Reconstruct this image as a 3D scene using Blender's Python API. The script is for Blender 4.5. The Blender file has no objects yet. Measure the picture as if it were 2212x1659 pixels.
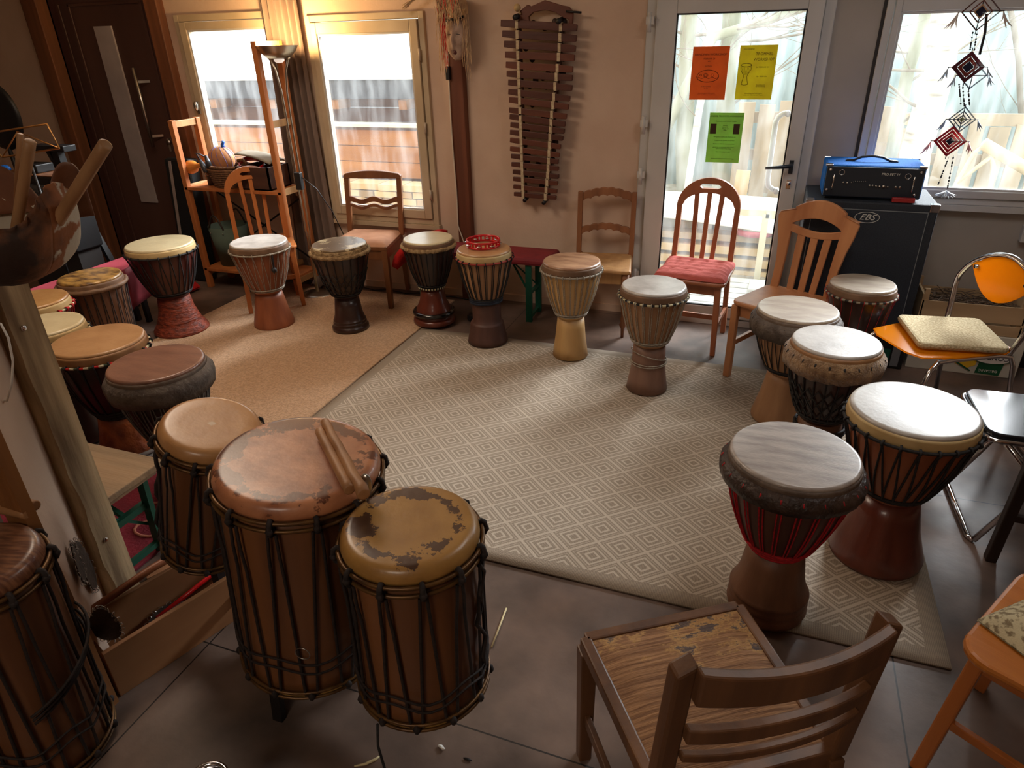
import bpy, math, random
from math import sin, cos, pi, radians, sqrt
from mathutils import Vector, Matrix, noise
random.seed(7)
SC = bpy.context.scene
COL = SC.collection

# ------------------------------------------------------------------ camera
HC = 1.75                       # height of the lens
FPX = 1459.0                    # focal length for a 2212 px wide frame
XR = Vector((0.93795, 0.34534, -0.02640)); YU = Vector((-0.13722, 0.43922, 0.88784)); ZB = Vector((0.31836, -0.82925, 0.45944))
def srgb(r, g, b):
    f = lambda c: (c/255/12.92) if c/255 <= .04045 else ((c/255+.055)/1.055)**2.4
    return (f(r), f(g), f(b), 1)
cam = bpy.data.cameras.new('camera'); camo = bpy.data.objects.new('camera', cam); COL.objects.link(camo)
XR.normalize(); ZB = (ZB - XR*ZB.dot(XR)).normalized(); YU = ZB.cross(XR)
camo.matrix_world = Matrix(((XR.x, YU.x, ZB.x, 0), (XR.y, YU.y, ZB.y, 0), (XR.z, YU.z, ZB.z, HC), (0, 0, 0, 1)))
cam.sensor_width = 36; cam.lens = FPX/2212*36; cam.clip_start = .02; cam.clip_end = 200
SC.camera = camo
def ray(px, py):
    return XR*(px-1106) + YU*(829.5-py) - ZB*FPX
def at(px, py, Y):              # point of the plane at distance Y seen at a pixel
    r = ray(px, py); return Vector((0, 0, HC)) + r*(Y/r.y)
def fl(px, py, z=0.0):          # point of the level z seen at a pixel
    r = ray(px, py); return Vector((0, 0, HC)) + r*((z-HC)/r.z)

# ------------------------------------------------------------------ light
SC.view_settings.view_transform = 'Standard'; SC.view_settings.look = 'None'
SC.view_settings.exposure = 0.30; SC.view_settings.gamma = 1; SC.view_settings.use_curve_mapping = False
w = bpy.data.worlds.new('overcast_sky'); SC.world = w; w.use_nodes = True
bg = w.node_tree.nodes['Background']; bg.inputs[0].default_value = (.86, .96, 1.0, 1); bg.inputs[1].default_value = 2.5
def lamp(kind, name, loc, energy, color, rot=None, **kw):
    l = bpy.data.lights.new(name, kind); l.energy = energy; l.color = color
    for k, v in kw.items(): setattr(l, k, v)
    o = bpy.data.objects.new(name, l); o.location = loc; COL.objects.link(o)
    if rot: o.rotation_euler = rot
    return o
# bright overcast sky over the yard, falling in through the windows and the glass door
s = lamp('SUN', 'bright_sky_light', (1, 9, 5), 16.5, (.92, .97, 1.0), angle=radians(32))
s.rotation_euler = Vector((-.46, -.78, -.50)).to_track_quat('-Z', 'Y').to_euler()
# added fill lamps under the ceiling, out of view, to brighten the room
for i, (x, y, e) in enumerate(((-2.6, 2.4, 22), (.6, 2.5, 10), (-.6, -1.4, 19))):
    lamp('AREA', 'added_fill_light', (x, y, 2.585), e, ((1, .80, .62), (1, .95, .9), (1, .84, .68))[i], shape='SQUARE', size=.9)

# ------------------------------------------------------------------ materials
MATS = {}
def mat(name, c1, c2=None, scale=6, stretch=(1, 1, 1), rough=.6, metal=0, bump=0, bscale=None, bstretch=None, detail=4, lo=.35, hi=.65, coat=0, trans=0, alpha=1, emit=None, sheen=0, spec=None):
    if name in MATS: return MATS[name]
    m = bpy.data.materials.new(name); m.use_nodes = True; nt = m.node_tree; N = nt.nodes; L = nt.links
    b = N['Principled BSDF']; b.inputs['Roughness'].default_value = rough; b.inputs['Metallic'].default_value = metal
    b.inputs['Base Color'].default_value = srgb(*c1)
    b.inputs['Coat Weight'].default_value = coat; b.inputs['Coat Roughness'].default_value = .15
    b.inputs['Transmission Weight'].default_value = trans; b.inputs['Sheen Weight'].default_value = sheen
    if spec is not None: b.inputs['Specular IOR Level'].default_value = spec
    if alpha < 1: b.inputs['Alpha'].default_value = alpha
    if emit: b.inputs['Emission Color'].default_value = srgb(*emit[0]); b.inputs['Emission Strength'].default_value = emit[1]
    tc = N.new('ShaderNodeTexCoord')
    def nz(sc, st, det):
        mp = N.new('ShaderNodeMapping'); mp.inputs['Scale'].default_value = st; L.new(tc.outputs['Object'], mp.inputs[0])
        n = N.new('ShaderNodeTexNoise'); n.inputs['Scale'].default_value = sc; n.inputs['Detail'].default_value = det; L.new(mp.outputs[0], n.inputs['Vector']); return n
    if c2:
        n = nz(scale, stretch, detail); r = N.new('ShaderNodeValToRGB'); r.color_ramp.elements[0].position = lo; r.color_ramp.elements[1].position = hi
        r.color_ramp.elements[0].color = srgb(*c1); r.color_ramp.elements[1].color = srgb(*c2)
        L.new(n.outputs[0], r.inputs[0]); L.new(r.outputs[0], b.inputs['Base Color'])
    if bump:
        n = nz(bscale or scale*4, bstretch or stretch, 5); bp = N.new('ShaderNodeBump'); bp.inputs['Strength'].default_value = bump; bp.inputs['Distance'].default_value = .01
        L.new(n.outputs[0], bp.inputs['Height']); L.new(bp.outputs[0], b.inputs['Normal'])
    MATS[name] = m; return m
def wood(name, c1, c2, axis='z', rough=.45, scale=14, coat=0, bump=.15):
    st = {'z': (1, 1, .06), 'x': (.06, 1, 1), 'y': (1, .06, 1)}[axis]
    return mat(name, c1, c2, scale=scale, stretch=st, rough=rough, bump=bump, bscale=scale*3, coat=coat, lo=.3, hi=.7)
def nodes_of(m): return m.node_tree.nodes, m.node_tree.links, m.node_tree.nodes['Principled BSDF']

# ------------------------------------------------------------------ mesh builder
class MB:
    def __init__(s): s.v = []; s.f = []; s.sm = []
    def add(s, vs, fs, smooth=False, m=None):
        o = len(s.v)
        for p in vs:
            p = Vector(p); s.v.append(m @ p if m else p)
        for f in fs: s.f.append([i+o for i in f]); s.sm.append(smooth)
        return s
    def box(s, x0, x1, y0, y1, z0, z1, m=None):
        vs = [(x, y, z) for z in (z0, z1) for y in (y0, y1) for x in (x0, x1)]
        return s.add(vs, [(0, 2, 3, 1), (4, 5, 7, 6), (0, 1, 5, 4), (2, 6, 7, 3), (0, 4, 6, 2), (1, 3, 7, 5)], False, m)
    def beam(s, a, b, w, h, up=(0, 0, 1), w2=None, h2=None):
        a = Vector(a); b = Vector(b); d = (b-a).normalized(); u = Vector(up)
        if abs(d.dot(u)) > .98: u = Vector((0, 1, 0))
        x = d.cross(u).normalized(); y = x.cross(d)
        w2 = w if w2 is None else w2; h2 = h if h2 is None else h2
        vs = [p + x*(i*ww/2) + y*(j*hh/2) for p, ww, hh in ((a, w, h), (b, w2, h2)) for i, j in ((-1, -1), (1, -1), (1, 1), (-1, 1))]
        return s.add(vs, [(3, 2, 1, 0), (4, 5, 6, 7), (0, 1, 5, 4), (1, 2, 6, 5), (2, 3, 7, 6), (3, 0, 4, 7)])
    def tube(s, pts, r, n=7, closed=False, caps=True, flat=1.0):
        pts = [Vector(p) for p in pts]; k = len(pts); vs = []; nrm = None
        for i, p in enumerate(pts):
            t = (pts[(i+1) % k] - pts[i-1]) if closed else (pts[min(i+1, k-1)] - pts[max(i-1, 0)])
            if t.length < 1e-9: t = Vector((0, 0, 1))
            t.normalize()
            if nrm is None:
                nrm = t.orthogonal().normalized()
            else:
                nrm = (nrm - t*nrm.dot(t)); nrm = nrm.normalized() if nrm.length > 1e-6 else t.orthogonal().normalized()
            bn = t.cross(nrm); rr = r[i] if isinstance(r, (list, tuple)) else r
            for j in range(n):
                a = 2*pi*j/n; vs.append(p + (nrm*cos(a) + bn*sin(a)*flat)*rr)
        fs = []
        for i in range(k if closed else k-1):
            for j in range(n):
                fs.append((i*n+j, i*n+(j+1) % n, ((i+1) % k)*n+(j+1) % n, ((i+1) % k)*n+j))
        if caps and not closed: fs += [tuple(range(n))[::-1], tuple((k-1)*n+j for j in range(n))]
        return s.add(vs, fs, True)
    def lathe(s, prof, n=36, wob=None, m=None, close=False):
        vs = []
        for i, (r, z) in enumerate(prof):
            for j in range(n):
                a = 2*pi*j/n; dr, dz = wob(a, i, j) if wob else (0, 0); vs.append(((r+dr)*cos(a), (r+dr)*sin(a), z+dz))
        fs = []; k = len(prof)
        for i in range(k-1 + (1 if close else 0)):
            i2 = (i+1) % k
            for j in range(n): fs.append((i*n+j, i*n+(j+1) % n, i2*n+(j+1) % n, i2*n+j))
        if not close:
            if prof[0][0] > 1e-5: fs.append(tuple(range(n))[::-1])
            if prof[-1][0] > 1e-5: fs.append(tuple((k-1)*n+j for j in range(n)))
        return s.add(vs, fs, True, m)
    def ball(s, c, r, n=12, k=7, m=None):
        rx, ry, rz = (r, r, r) if not isinstance(r, (list, tuple)) else r
        prof = [(max(sin(pi*i/k), 1e-6), -cos(pi*i/k)) for i in range(k+1)]
        mm = Matrix.Translation(Vector(c)) @ (m or Matrix.Identity(4)) @ Matrix.Diagonal((rx, ry, rz, 1))
        return s.lathe(prof, n, None, mm)
    def cyl(s, a, b, r, r2=None, n=16):
        return s.tube([a, b], [r, r if r2 is None else r2], n)
    def prism(s, poly, a, b, axis='y', m=None):
        k = len(poly)
        def P(p, t): return {'y': (p[0], t, p[1]), 'z': (p[0], p[1], t), 'x': (t, p[0], p[1])}[axis]
        vs = [P(p, a) for p in poly] + [P(p, b) for p in poly]
        fs = [tuple(range(k))[::-1], tuple(range(k, 2*k))] + [(i, (i+1) % k, k+(i+1) % k, k+i) for i in range(k)]
        return s.add(vs, fs, False, m)
    def band(s, xs, lo, hi, y0, y1, f=None):       # solid strip between two curves over x, thickness y0..y1
        vs = []; n = len(xs)
        for x, l, h in zip(xs, lo, hi):
            for y, z in ((y0, l), (y1, l), (y1, h), (y0, h)):
                p = (x, y, z); vs.append(f(*p) if f else p)
        fs = [(0, 1, 2, 3), tuple(4*(n-1)+j for j in (3, 2, 1, 0))]
        for i in range(n-1):
            for j in range(4): fs.append((4*i+j, 4*(i+1)+j, 4*(i+1)+(j+1) % 4, 4*i+(j+1) % 4))
        return s.add(vs, fs)
    def grid(s, fn, nu, nv, smooth=True, m=None):
        vs = [fn(i/nu, j/nv) for i in range(nu+1) for j in range(nv+1)]
        fs = [(i*(nv+1)+j, (i+1)*(nv+1)+j, (i+1)*(nv+1)+j+1, i*(nv+1)+j+1) for i in range(nu) for j in range(nv)]
        return s.add(vs, fs, smooth, m)
    def ring(s, c, R, r, n=32, k=6, m=None, sx=1.0):
        pts = [Vector(c) + Vector((R*cos(2*pi*i/n)*sx, R*sin(2*pi*i/n), 0)) for i in range(n)]
        if m: pts = [m @ p for p in pts]
        return s.tube(pts, r, k, closed=True)
    def build(s, name, material, parent=None, bevel=0, solid=0, sub=0):
        me = bpy.data.meshes.new(name); me.from_pydata([tuple(p) for p in s.v], [], s.f)
        me.polygons.foreach_set('use_smooth', s.sm); me.update()
        me.materials.append(material)
        o = bpy.data.objects.new(name, me); COL.objects.link(o)
        if parent: o.parent = parent
        if solid: md = o.modifiers.new('thickness', 'SOLIDIFY'); md.thickness = solid; md.offset = 0
        if bevel: md = o.modifiers.new('bevel', 'BEVEL'); md.width = bevel; md.segments = 2; md.limit_method = 'ANGLE'; md.angle_limit = radians(40)
        if sub: md = o.modifiers.new('sub', 'SUBSURF'); md.levels = sub; md.render_levels = sub
        return o
def tag(o, label, cat, group=None, kind=None):
    o['label'] = label; o['category'] = cat
    if group: o['group'] = group
    if kind: o['kind'] = kind
    return o
def thing(name, label, cat, loc=(0, 0, 0), rotz=0, group=None):
    o = bpy.data.objects.new(name, None); COL.objects.link(o); o.location = loc; o.rotation_euler = (0, 0, rotz); o.empty_display_size = .1
    return tag(o, label, cat, group)
def struct(o, label=None):
    o['kind'] = 'structure'
    if label: o['label'] = label
    return o
def text(name, s, size, material, parent, M4, font_shear=0, extr=.0008, align='CENTER', spacing=1.0):
    cu = bpy.data.curves.new(name, 'FONT'); cu.body = s; cu.size = size; cu.extrude = extr; cu.align_x = align; cu.align_y = 'CENTER'; cu.shear = font_shear; cu.resolution_u = 2
    cu.space_line = spacing
    t = bpy.data.objects.new(name, cu); COL.objects.link(t)
    bpy.context.view_layer.update()
    me = bpy.data.meshes.new_from_object(t.evaluated_get(bpy.context.evaluated_depsgraph_get()))
    bpy.data.objects.remove(t)
    me.transform(M4); me.materials.clear(); me.materials.append(material)
    o = bpy.data.objects.new(name, me); COL.objects.link(o); o.parent = parent
    return o
def face_front(x, y, z, rot=0, sx=1):  # text plane standing upright, facing -Y
    return Matrix.Translation((x, y, z)) @ Matrix.Rotation(rot, 4, 'Y') @ Matrix.Rotation(pi/2, 4, 'X') @ Matrix.Diagonal((sx, 1, 1, 1))
def join_mesh(objs, name):
    import bmesh
    bm = bmesh.new()
    for o in objs: bm.from_mesh(o.data)
    me = bpy.data.meshes.new(name); bm.to_mesh(me); bm.free(); me.materials.append(objs[0].data.materials[0])
    p = objs[0].parent
    for o in objs: bpy.data.objects.remove(o)
    n = bpy.data.objects.new(name, me); COL.objects.link(n); n.parent = p
    return n

# ================================================================== THE ROOM
W = 4.43
m_wall = mat('painted_plaster', (214, 188, 166), (204, 176, 154), scale=3, rough=.9, bump=.12, bscale=60)
m_wallgrey = mat('grey_wall_panel', (176, 168, 158), (164, 156, 146), scale=2, rough=.85, bump=.05, bscale=40)
m_frame = mat('cream_window_paint', (200, 182, 154), (184, 164, 134), scale=4, rough=.5)
m_frame2 = mat('beige_window_paint', (196, 180, 160), (180, 163, 142), scale=4, rough=.5)
m_pvc = mat('grey_white_plastic', (205, 203, 200), (196, 194, 190), scale=3, rough=.4)
m_beam = wood('brown_timber', (134, 82, 50), (92, 54, 33), 'z', .65)
m_black = mat('black_plastic', (22, 22, 24), rough=.45)
m_steel = mat('brushed_steel', (190, 186, 180), rough=.28, metal=1)
m_chrome = mat('chrome', (215, 215, 218), rough=.12, metal=1)
m_white = mat('white_plastic', (225, 222, 215), rough=.5)
# floor plates with seams
m_floor = mat('brown_floor_plates', (128, 106, 94), (70, 58, 52), scale=3.6, rough=.42, bump=.08, bscale=30, detail=8, lo=.3, hi=.7)
N, L, B = nodes_of(m_floor)
tc = N.new('ShaderNodeTexCoord'); sep = N.new('ShaderNodeSeparateXYZ'); L.new(tc.outputs['Object'], sep.inputs[0])
def seam(out, off, per):
    a = N.new('ShaderNodeMath'); a.operation = 'ADD'; a.inputs[1].default_value = -off + 40*per; L.new(out, a.inputs[0])
    b = N.new('ShaderNodeMath'); b.operation = 'MODULO'; b.inputs[1].default_value = per; L.new(a.outputs[0], b.inputs[0])
    c = N.new('ShaderNodeMath'); c.operation = 'LESS_THAN'; c.inputs[1].default_value = .005; L.new(b.outputs[0], c.inputs[0]); return c
sx = seam(sep.outputs['X'], .555, 2.08); sy = seam(sep.outputs['Y'], 1.12, 1.62)
mx = N.new('ShaderNodeMath'); mx.operation = 'MAXIMUM'; L.new(sx.outputs[0], mx.inputs[0]); L.new(sy.outputs[0], mx.inputs[1])
old = B.inputs['Base Color'].links[0].from_socket; mixn = N.new('ShaderNodeMix'); mixn.data_type = 'RGBA'
L.new(mx.outputs[0], mixn.inputs[0]); L.new(old, mixn.inputs[6]); mixn.inputs[7].default_value = srgb(30, 25, 22); L.new(mixn.outputs[2], B.inputs['Base Color'])
rn = N.new('ShaderNodeTexNoise'); rn.inputs['Scale'].default_value = 5; L.new(tc.outputs['Object'], rn.inputs['Vector'])
mr = N.new('ShaderNodeMapRange'); mr.inputs[3].default_value = .3; mr.inputs[4].default_value = .6; L.new(rn.outputs[0], mr.inputs[0]); L.new(mr.outputs[0], B.inputs['Roughness'])
struct(MB().box(-7.5, 3.2, -3, W+.16, -.1, 0).build('floor', m_floor))
m_ceil = mat('whitewashed_ceiling', (215, 208, 198), rough=.9)
struct(MB().box(-7.5, 3.2, -3, W+.16, 2.62, 2.7).build('ceiling', m_ceil))
for x_, y_, w_ in ((-2.6, 2.4, 'left front part'), (.6, 2.5, 'right front part'), (-.6, -1.4, 'rear part')): tag(MB().box(x_-.48, x_+.48, y_-.48, y_+.48, 2.592, 2.62).build('added_fill_panel', mat('fill_panel_white', (240, 236, 228), rough=.5)), 'added square fill panel on the ceiling above the %s of the room' % w_, 'lamp')  # unseen panels, added as housings for the fill lamps
struct(MB().box(-7.6, -7.5, -3, W+.16, 0, 2.62).build('wall_left', m_wall))
struct(MB().box(3.2, 3.3, -3, W+.16, 0, 2.62).build('wall_right', m_wall))
struct(MB().box(-7.5, 3.2, -3.1, -3, 0, 2.62).build('wall_rear', m_wall))
# back wall, with openings (x0, x1, z0, z1)
T = .14
OPEN = [(-5.50, -4.46, 0, 2.16), (-4.25, -3.30, .72, 1.94), (-3.12, -2.22, .53, 1.90), (-.74, .18, 0, 2.14), (.44, 1.62, .845, 1.90)]
def wallseg(mb, x0, x1):
    x = x0
    for (a, b, z0, z1) in OPEN:
        if b <= x0 or a >= x1: continue
        mb.box(x, a, W, W+T, 0, 2.62)
        if z0 > 0: mb.box(a, b, W, W+T, 0, z0)
        mb.box(a, b, W, W+T, z1, 2.62); x = b
    mb.box(x, x1, W, W+T, 0, 2.62)
mb = MB(); wallseg(mb, -7.5, -.80); struct(mb.build('wall_back', m_wall))
mb = MB(); wallseg(mb, -.80, 3.2); struct(mb.build('wall_back', m_wallgrey))
struct(MB().box(-7.5, -5.66, W-.015, W, 0, .05).box(-4.3, -.80, W-.015, W, 0, .05).build('baseboard_back', m_wall))

# glass
def glassmat(name, smear=.10, tint=(1, 1, 1)):
    m = bpy.data.materials.new(name); m.use_nodes = True; N = m.node_tree.nodes; L = m.node_tree.links; N.clear()
    o = N.new('ShaderNodeOutputMaterial'); t = N.new('ShaderNodeBsdfTransparent'); t.inputs[0].default_value = (*tint, 1)
    g = N.new('ShaderNodeBsdfGlossy'); g.inputs['Roughness'].default_value = .02; d = N.new('ShaderNodeBsdfTranslucent'); d.inputs[0].default_value = (.9, .92, .92, 1)
    a = N.new('ShaderNodeMixShader'); a.inputs[0].default_value = .04; L.new(t.outputs[0], a.inputs[1]); L.new(g.outputs[0], a.inputs[2])
    b = N.new('ShaderNodeMixShader'); L.new(a.outputs[0], b.inputs[1]); L.new(d.outputs[0], b.inputs[2])
    tc = N.new('ShaderNodeTexCoord'); mp = N.new('ShaderNodeMapping'); mp.inputs['Scale'].default_value = (5, 1, 1.2); mp.inputs['Rotation'].default_value = (0, .3, 0)
    L.new(tc.outputs['Object'], mp.inputs[0]); n = N.new('ShaderNodeTexNoise'); n.inputs['Scale'].default_value = 2.5; n.inputs['Detail'].default_value = 8; L.new(mp.outputs[0], n.inputs[0])
    r = N.new('ShaderNodeMapRange'); r.inputs[1].default_value = .4; r.inputs[2].default_value = .8; r.inputs[3].default_value = smear*.5; r.inputs[4].default_value = smear*3; L.new(n.outputs[0], r.inputs[0]); L.new(r.outputs[0], b.inputs[0])
    L.new(b.outputs[0], o.inputs[0]); return m
m_glass = glassmat('dusty_window_glass', .035); m_glass2 = glassmat('door_glass', .04)

def rectframe(mb, x0, x1, z0, z1, w, y0, y1, wb=None, wt=None):
    wb = w if wb is None else wb; wt = w if wt is None else wt
    mb.box(x0, x0+w, y0, y1, z0, z1); mb.box(x1-w, x1, y0, y1, z0, z1)
    mb.box(x0+w, x1-w, y0, y1, z0, z0+wb); mb.box(x0+w, x1-w, y0, y1, z1-wt, z1); return mb
def window(n, x0, x1, z0, z1, fw, gx0, gx1, gz0, gz1, mt, handle=None, hinges=None):
    t = bpy.data.objects.new('window_%d' % n, None); COL.objects.link(t); struct(t)
    rectframe(MB(), x0, x1, z0, z1, fw, W-.03, W+.10).build('outer_frame', mt, t, bevel=.004)
    mb = MB(); a, b, c, d = x0+fw+.004, x1-fw-.004, z0+fw+.004, z1-fw-.004
    mb.box(a, gx0, W-.045, W+.03, c, d); mb.box(gx1, b, W-.045, W+.03, c, d); mb.box(gx0, gx1, W-.045, W+.03, c, gz0); mb.box(gx0, gx1, W-.045, W+.03, gz1, d)
    mb.build('sash', mt, t, bevel=.004)
    rectframe(MB(), gx0, gx1, gz0, gz1, .012, W-.035, W-.02).build('glazing_bead', m_pvc, t)
    MB().box(gx0, gx1, W+.0, W+.006, gz0, gz1).build('pane', m_glass, t)
    if handle: MB().box(handle-.012, handle+.012, W-.06, W-.045, 1.27, 1.36).ball((handle, W-.075, 1.33), (.018, .02, .035)).build('window_handle', m_steel, t)
    for hz in (hinges or ()):
        MB().cyl((b+.006, W-.05, hz-.035), (b+.006, W-.05, hz+.035), .008).build('hinge', m_frame2, t)
    MB().box(x0-.01, x1+.01, W-.05, W, z0-.03, z0).build('window_sill', mt, t)
    return t
window(1, -4.25, -3.30, .72, 1.94, .045, -4.14, -3.41, .86, 1.84, m_frame, handle=-4.175)
window(2, -3.12, -2.22, .53, 1.90, .040, -3.03, -2.32, .635, 1.785, m_frame, hinges=(.75, 1.2, 1.65))
window(3, .44, 1.62, .845, 1.90, .035, .51, 1.50, .925, 1.80, m_pvc)
# dark gap around the third window
MB().box(.425, .441, W-.012, W+.0, .83, 1.9).box(.425, 1.64, W-.012, W+.0, .815, .846).build('trim_1', mat('dark_gap', (52, 48, 46), rough=.8))['kind'] = 'structure'

# brown front door
d = bpy.data.objects.new('door_1', None); COL.objects.link(d); struct(d)
m_door = mat('dark_brown_door', (92, 62, 54), (74, 48, 42), scale=3, rough=.45, stretch=(1, 1, .2))
mb = MB().box(-5.50, -4.46, W+.01, W+.06, .0, 2.14); mb.build('leaf', m_door, d, bevel=.003)
MB().box(-5.30, -5.28, W+.0, W+.012, .1, 2.05).box(-5.42, -5.39, W, W+.012, .1, 2.05).box(-4.57, -4.55, W, W+.012, .1, 2.05).box(-5.3, -4.56, W, W+.012, 2.03, 2.05).build('moulding', m_door, d, bevel=.003)
a = at(209, 78, W); b = at(246, 77, W); c_ = at(320, 487, W)
MB().box(-5.08, -4.90, W-.004, W+.011, .55, 1.89).build('strip_pane', mat('frosted_strip', (178, 168, 166), (168, 158, 156), rough=.7, scale=8), d, bevel=.002)
mb = MB().cyl((-4.72, W-.06, 1.02), (-4.72, W-.06, 1.60), .014)
for z in (1.10, 1.50): mb.beam((-4.72, W-.06, z), (-4.66, W+.01, z), .018, .018)
mb.build('pull_handle', m_steel, d)
MB().box(-4.62, -4.60, W-.002, W+.012, .98, 1.08).cyl((-4.61, W-.01, 1.05), (-4.61, W+.01, 1.05), .02).build('lock', m_steel, d)
struct(MB().box(-5.66, -5.50, W-.10, W+.02, 0, 2.62).build('trim_2', m_beam, bevel=.008), 'brown timber post left of the dark front door')
struct(MB().box(-4.46, -4.34, W-.07, W+.02, 0, 2.62).build('trim_3', m_beam, bevel=.008), 'brown timber post right of the dark front door')
struct(MB().box(-5.50, -4.46, W-.03, W+.02, 2.12, 2.25).build('trim_4', m_beam, bevel=.006))

# glass door
d = bpy.data.objects.new('door_2', None); COL.objects.link(d); struct(d)
rectframe(MB(), -.795, .20, 0, 2.16, .055, W-.02, W+.10, wb=.04).build('door_frame', m_pvc, d, bevel=.004)
gx0, gx1, gz0, gz1 = -.622, .062, .12, 1.83
mb = MB(); a, b, c_, e = -.738, .143, .045, 2.10
mb.box(a, gx0, W-.05, W+.03, c_, e); mb.box(gx1, b, W-.05, W+.03, c_, e); mb.box(gx0, gx1, W-.05, W+.03, c_, gz0); mb.box(gx0, gx1, W-.05, W+.03, gz1, e)
mb.build('leaf', m_pvc, d, bevel=.005)
rectframe(MB(), gx0, gx1, gz0, gz1, .008, W-.045, W-.03).build('seal', m_black, d)
MB().box(gx0, gx1, W, W+.006, gz0, gz1).build('pane', m_glass2, d)
mb = MB(); mb.box(.088, .112, W-.058, W-.05, .985, 1.06); mb.tube([(.10, W-.05, 1.035), (.10, W-.10, 1.035), (.085, W-.115, 1.035), (.03, W-.118, 1.028), (-.04, W-.118, 1.022)], [.011, .011, .012, .010, .007], 8)
mb.build('lever_handle', mat('dark_anodised', (60, 66, 74), rough=.35, metal=.7), d)
MB().box(.088, .112, W-.056, W-.05, .90, .95).cyl((.10, W-.062, .93), (.10, W-.05, .93), .012).build('keyhole_plate', m_chrome, d)
pts = [(.04, W+.03, 1.30), (.04, W+.10, 1.30)] + [(.04-.06*sin(t*pi/2), W+.10, 1.30-.05*(1-cos(t*pi/2))) for t in (.3, .6, 1)] + [(-.02, W+.10, .92), (-.01, W+.10, .88), (.02, W+.10, .86), (.04, W+.10, .86), (.04, W+.03, .86)]
MB().tube(pts, .016, 8).build('outer_pull_bar', m_white, d)
for z in (1.80, 1.25, .95, .30): MB().box(-.79, -.745, W-.075, W-.045, z-.02, z+.02).cyl((-.77, W-.07, z-.06), (-.77, W-.07, z+.04), .012).build('hinge', m_pvc, d)
struct(MB().box(-.80, .20, W-.06, W+.2, 0, .035).build('trim_5', m_pvc))
# workshop posters on the glass
m_ink = mat('poster_ink', (62, 44, 18), rough=.8)
def poster(label, px, py, w_, h_, col, lines, draw):
    p = at(px, py, W-.004); t = thing('poster', label, 'poster', (p.x, W-.004, p.z), 0, 'workshop posters on the glass door')
    m = mat('paper_'+lines[0][0][:6], col, (col[0]*.93, col[1]*.9, col[2]*.9), scale=9, rough=.7); N, L, B = nodes_of(m)
    tr = N.new('ShaderNodeBsdfTranslucent'); L.new(B.inputs['Base Color'].links[0].from_socket, tr.inputs[0]); ad = N.new('ShaderNodeMixShader'); ad.inputs[0].default_value = .22
    L.new(B.outputs[0], ad.inputs[1]); L.new(tr.outputs[0], ad.inputs[2]); L.new(ad.outputs[0], N['Material Output'].inputs[0])
    MB().box(0, w_, -.0012, 0, -h_, 0).build('sheet', m, t)
    tx = [text('printed_text', s_, sz, m_ink, t, face_front(x*w_, -.0018, -z*h_), extr=.0002) for (s_, sz, x, z) in lines]
    join_mesh(tx, 'printed_text')
    mb = MB(); draw(mb, w_, h_); mb.build('printed_drawing', m_ink, t)
def squig(mb, pts, r=.0012): mb.tube([(x, -.002, z) for x, z in pts], r, 4)
def dr_pan(mb, w_, h_):
    cx, cz = w_*.47, -h_*.56
    squig(mb, [(cx+.062*cos(t), cz+.036*sin(t)*(1 if sin(t) > 0 else .8)) for t in [i*pi/10 for i in range(21)]], .0016)
    squig(mb, [(cx-.062+.0062*i, cz-.006+.004*sin(i)) for i in range(21)])
    for dx, r in ((-.012, .013), (-.012, .007), (.026, .009), (-.04, .006)): squig(mb, [(cx+dx+r*cos(t*.785), cz+.008+r*.8*sin(t*.785)) for t in range(9)], .0011)
def dr_drum(mb, w_, h_):
    cx, cz = w_*.22, -h_*.36
    squig(mb, [(cx+.03*cos(t*.785), cz+.009*sin(t*.785)) for t in range(9)], .0014)
    for s_ in (-1, 1): squig(mb, [(cx+.03*s_, cz), (cx+.027*s_, cz-.025), (cx+.012*s_, cz-.05), (cx+.009*s_, cz-.06), (cx+.018*s_, cz-.10)], .0015)
    squig(mb, [(cx-.018, cz-.10), (cx, cz-.104), (cx+.018, cz-.10)], .0015)
    for i in range(-3, 4): squig(mb, [(cx+i*.008, cz-.01), (cx+i*.004, cz-.05)], .0007)
def dr_green(mb, w_, h_):
    for x in (.14, .82): mb.box(w_*(x-.09), w_*(x+.09), -.0026, -.0014, -h_*.42, -h_*.22)
poster('orange workshop poster taped upper left on the glass door', 1498, 101, .203, .281, (222, 118, 38),
       [('HANDPAN-WORKSHOP', .0165, .5, .15), ('FEBRUAR 24\nam', .012, .47, .25), ('im Atelier', .010, .47, .36), ('in der Trommel\nam See', .008, .45, .76), ('Anmeldung und Information\nunter der Nummer am Tresen', .0085, .48, .89)], dr_pan)
poster('yellow workshop poster with a drum drawing, upper right on the glass door', 1600, 98, .200, .281, (226, 216, 40),
       [('WOCHENEND', .009, .24, .07), ('TROMMEL-', .020, .68, .16), ('WORKSHOP', .020, .67, .26), ('24. FEBRUAR  24', .010, .66, .40), ('16 - 18:00 Uhr', .010, .66, .57), ('Anmeldung bei\nder Kursleitung', .008, .66, .74), ('Anmeldung und Information\nunter der Nummer am Tresen', .0085, .5, .90)], dr_drum)
poster('green workshop poster with two small dark pictures, lowest on the glass door', 1534, 243, .195, .282, (164, 216, 104),
       [('ANDRE TROMMELWORKSHOP', .0135, .5, .07), ('Trommeln lernen in kleiner Gruppe', .008, .5, .17), ('Termine\nJanuar 24\nFebruar 24\nOffen', .0085, .49, .30), ('Wir spielen traditionelle Rhythmen aus', .008, .5, .48), ('Westafrika auf Djembe und Dundun', .008, .5, .55), ('Der Kurs ist offen fuer alle die Lust haben', .0072, .5, .62), ('gemeinsam zu trommeln und zu lernen\nKeine Vorkenntnisse noetig', .0078, .5, .70), ('Bitte rechtzeitig anmelden', .0078, .5, .78), ('Kosten und weitere Termine auf Anfrage', .008, .5, .92)], dr_green)

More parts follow.
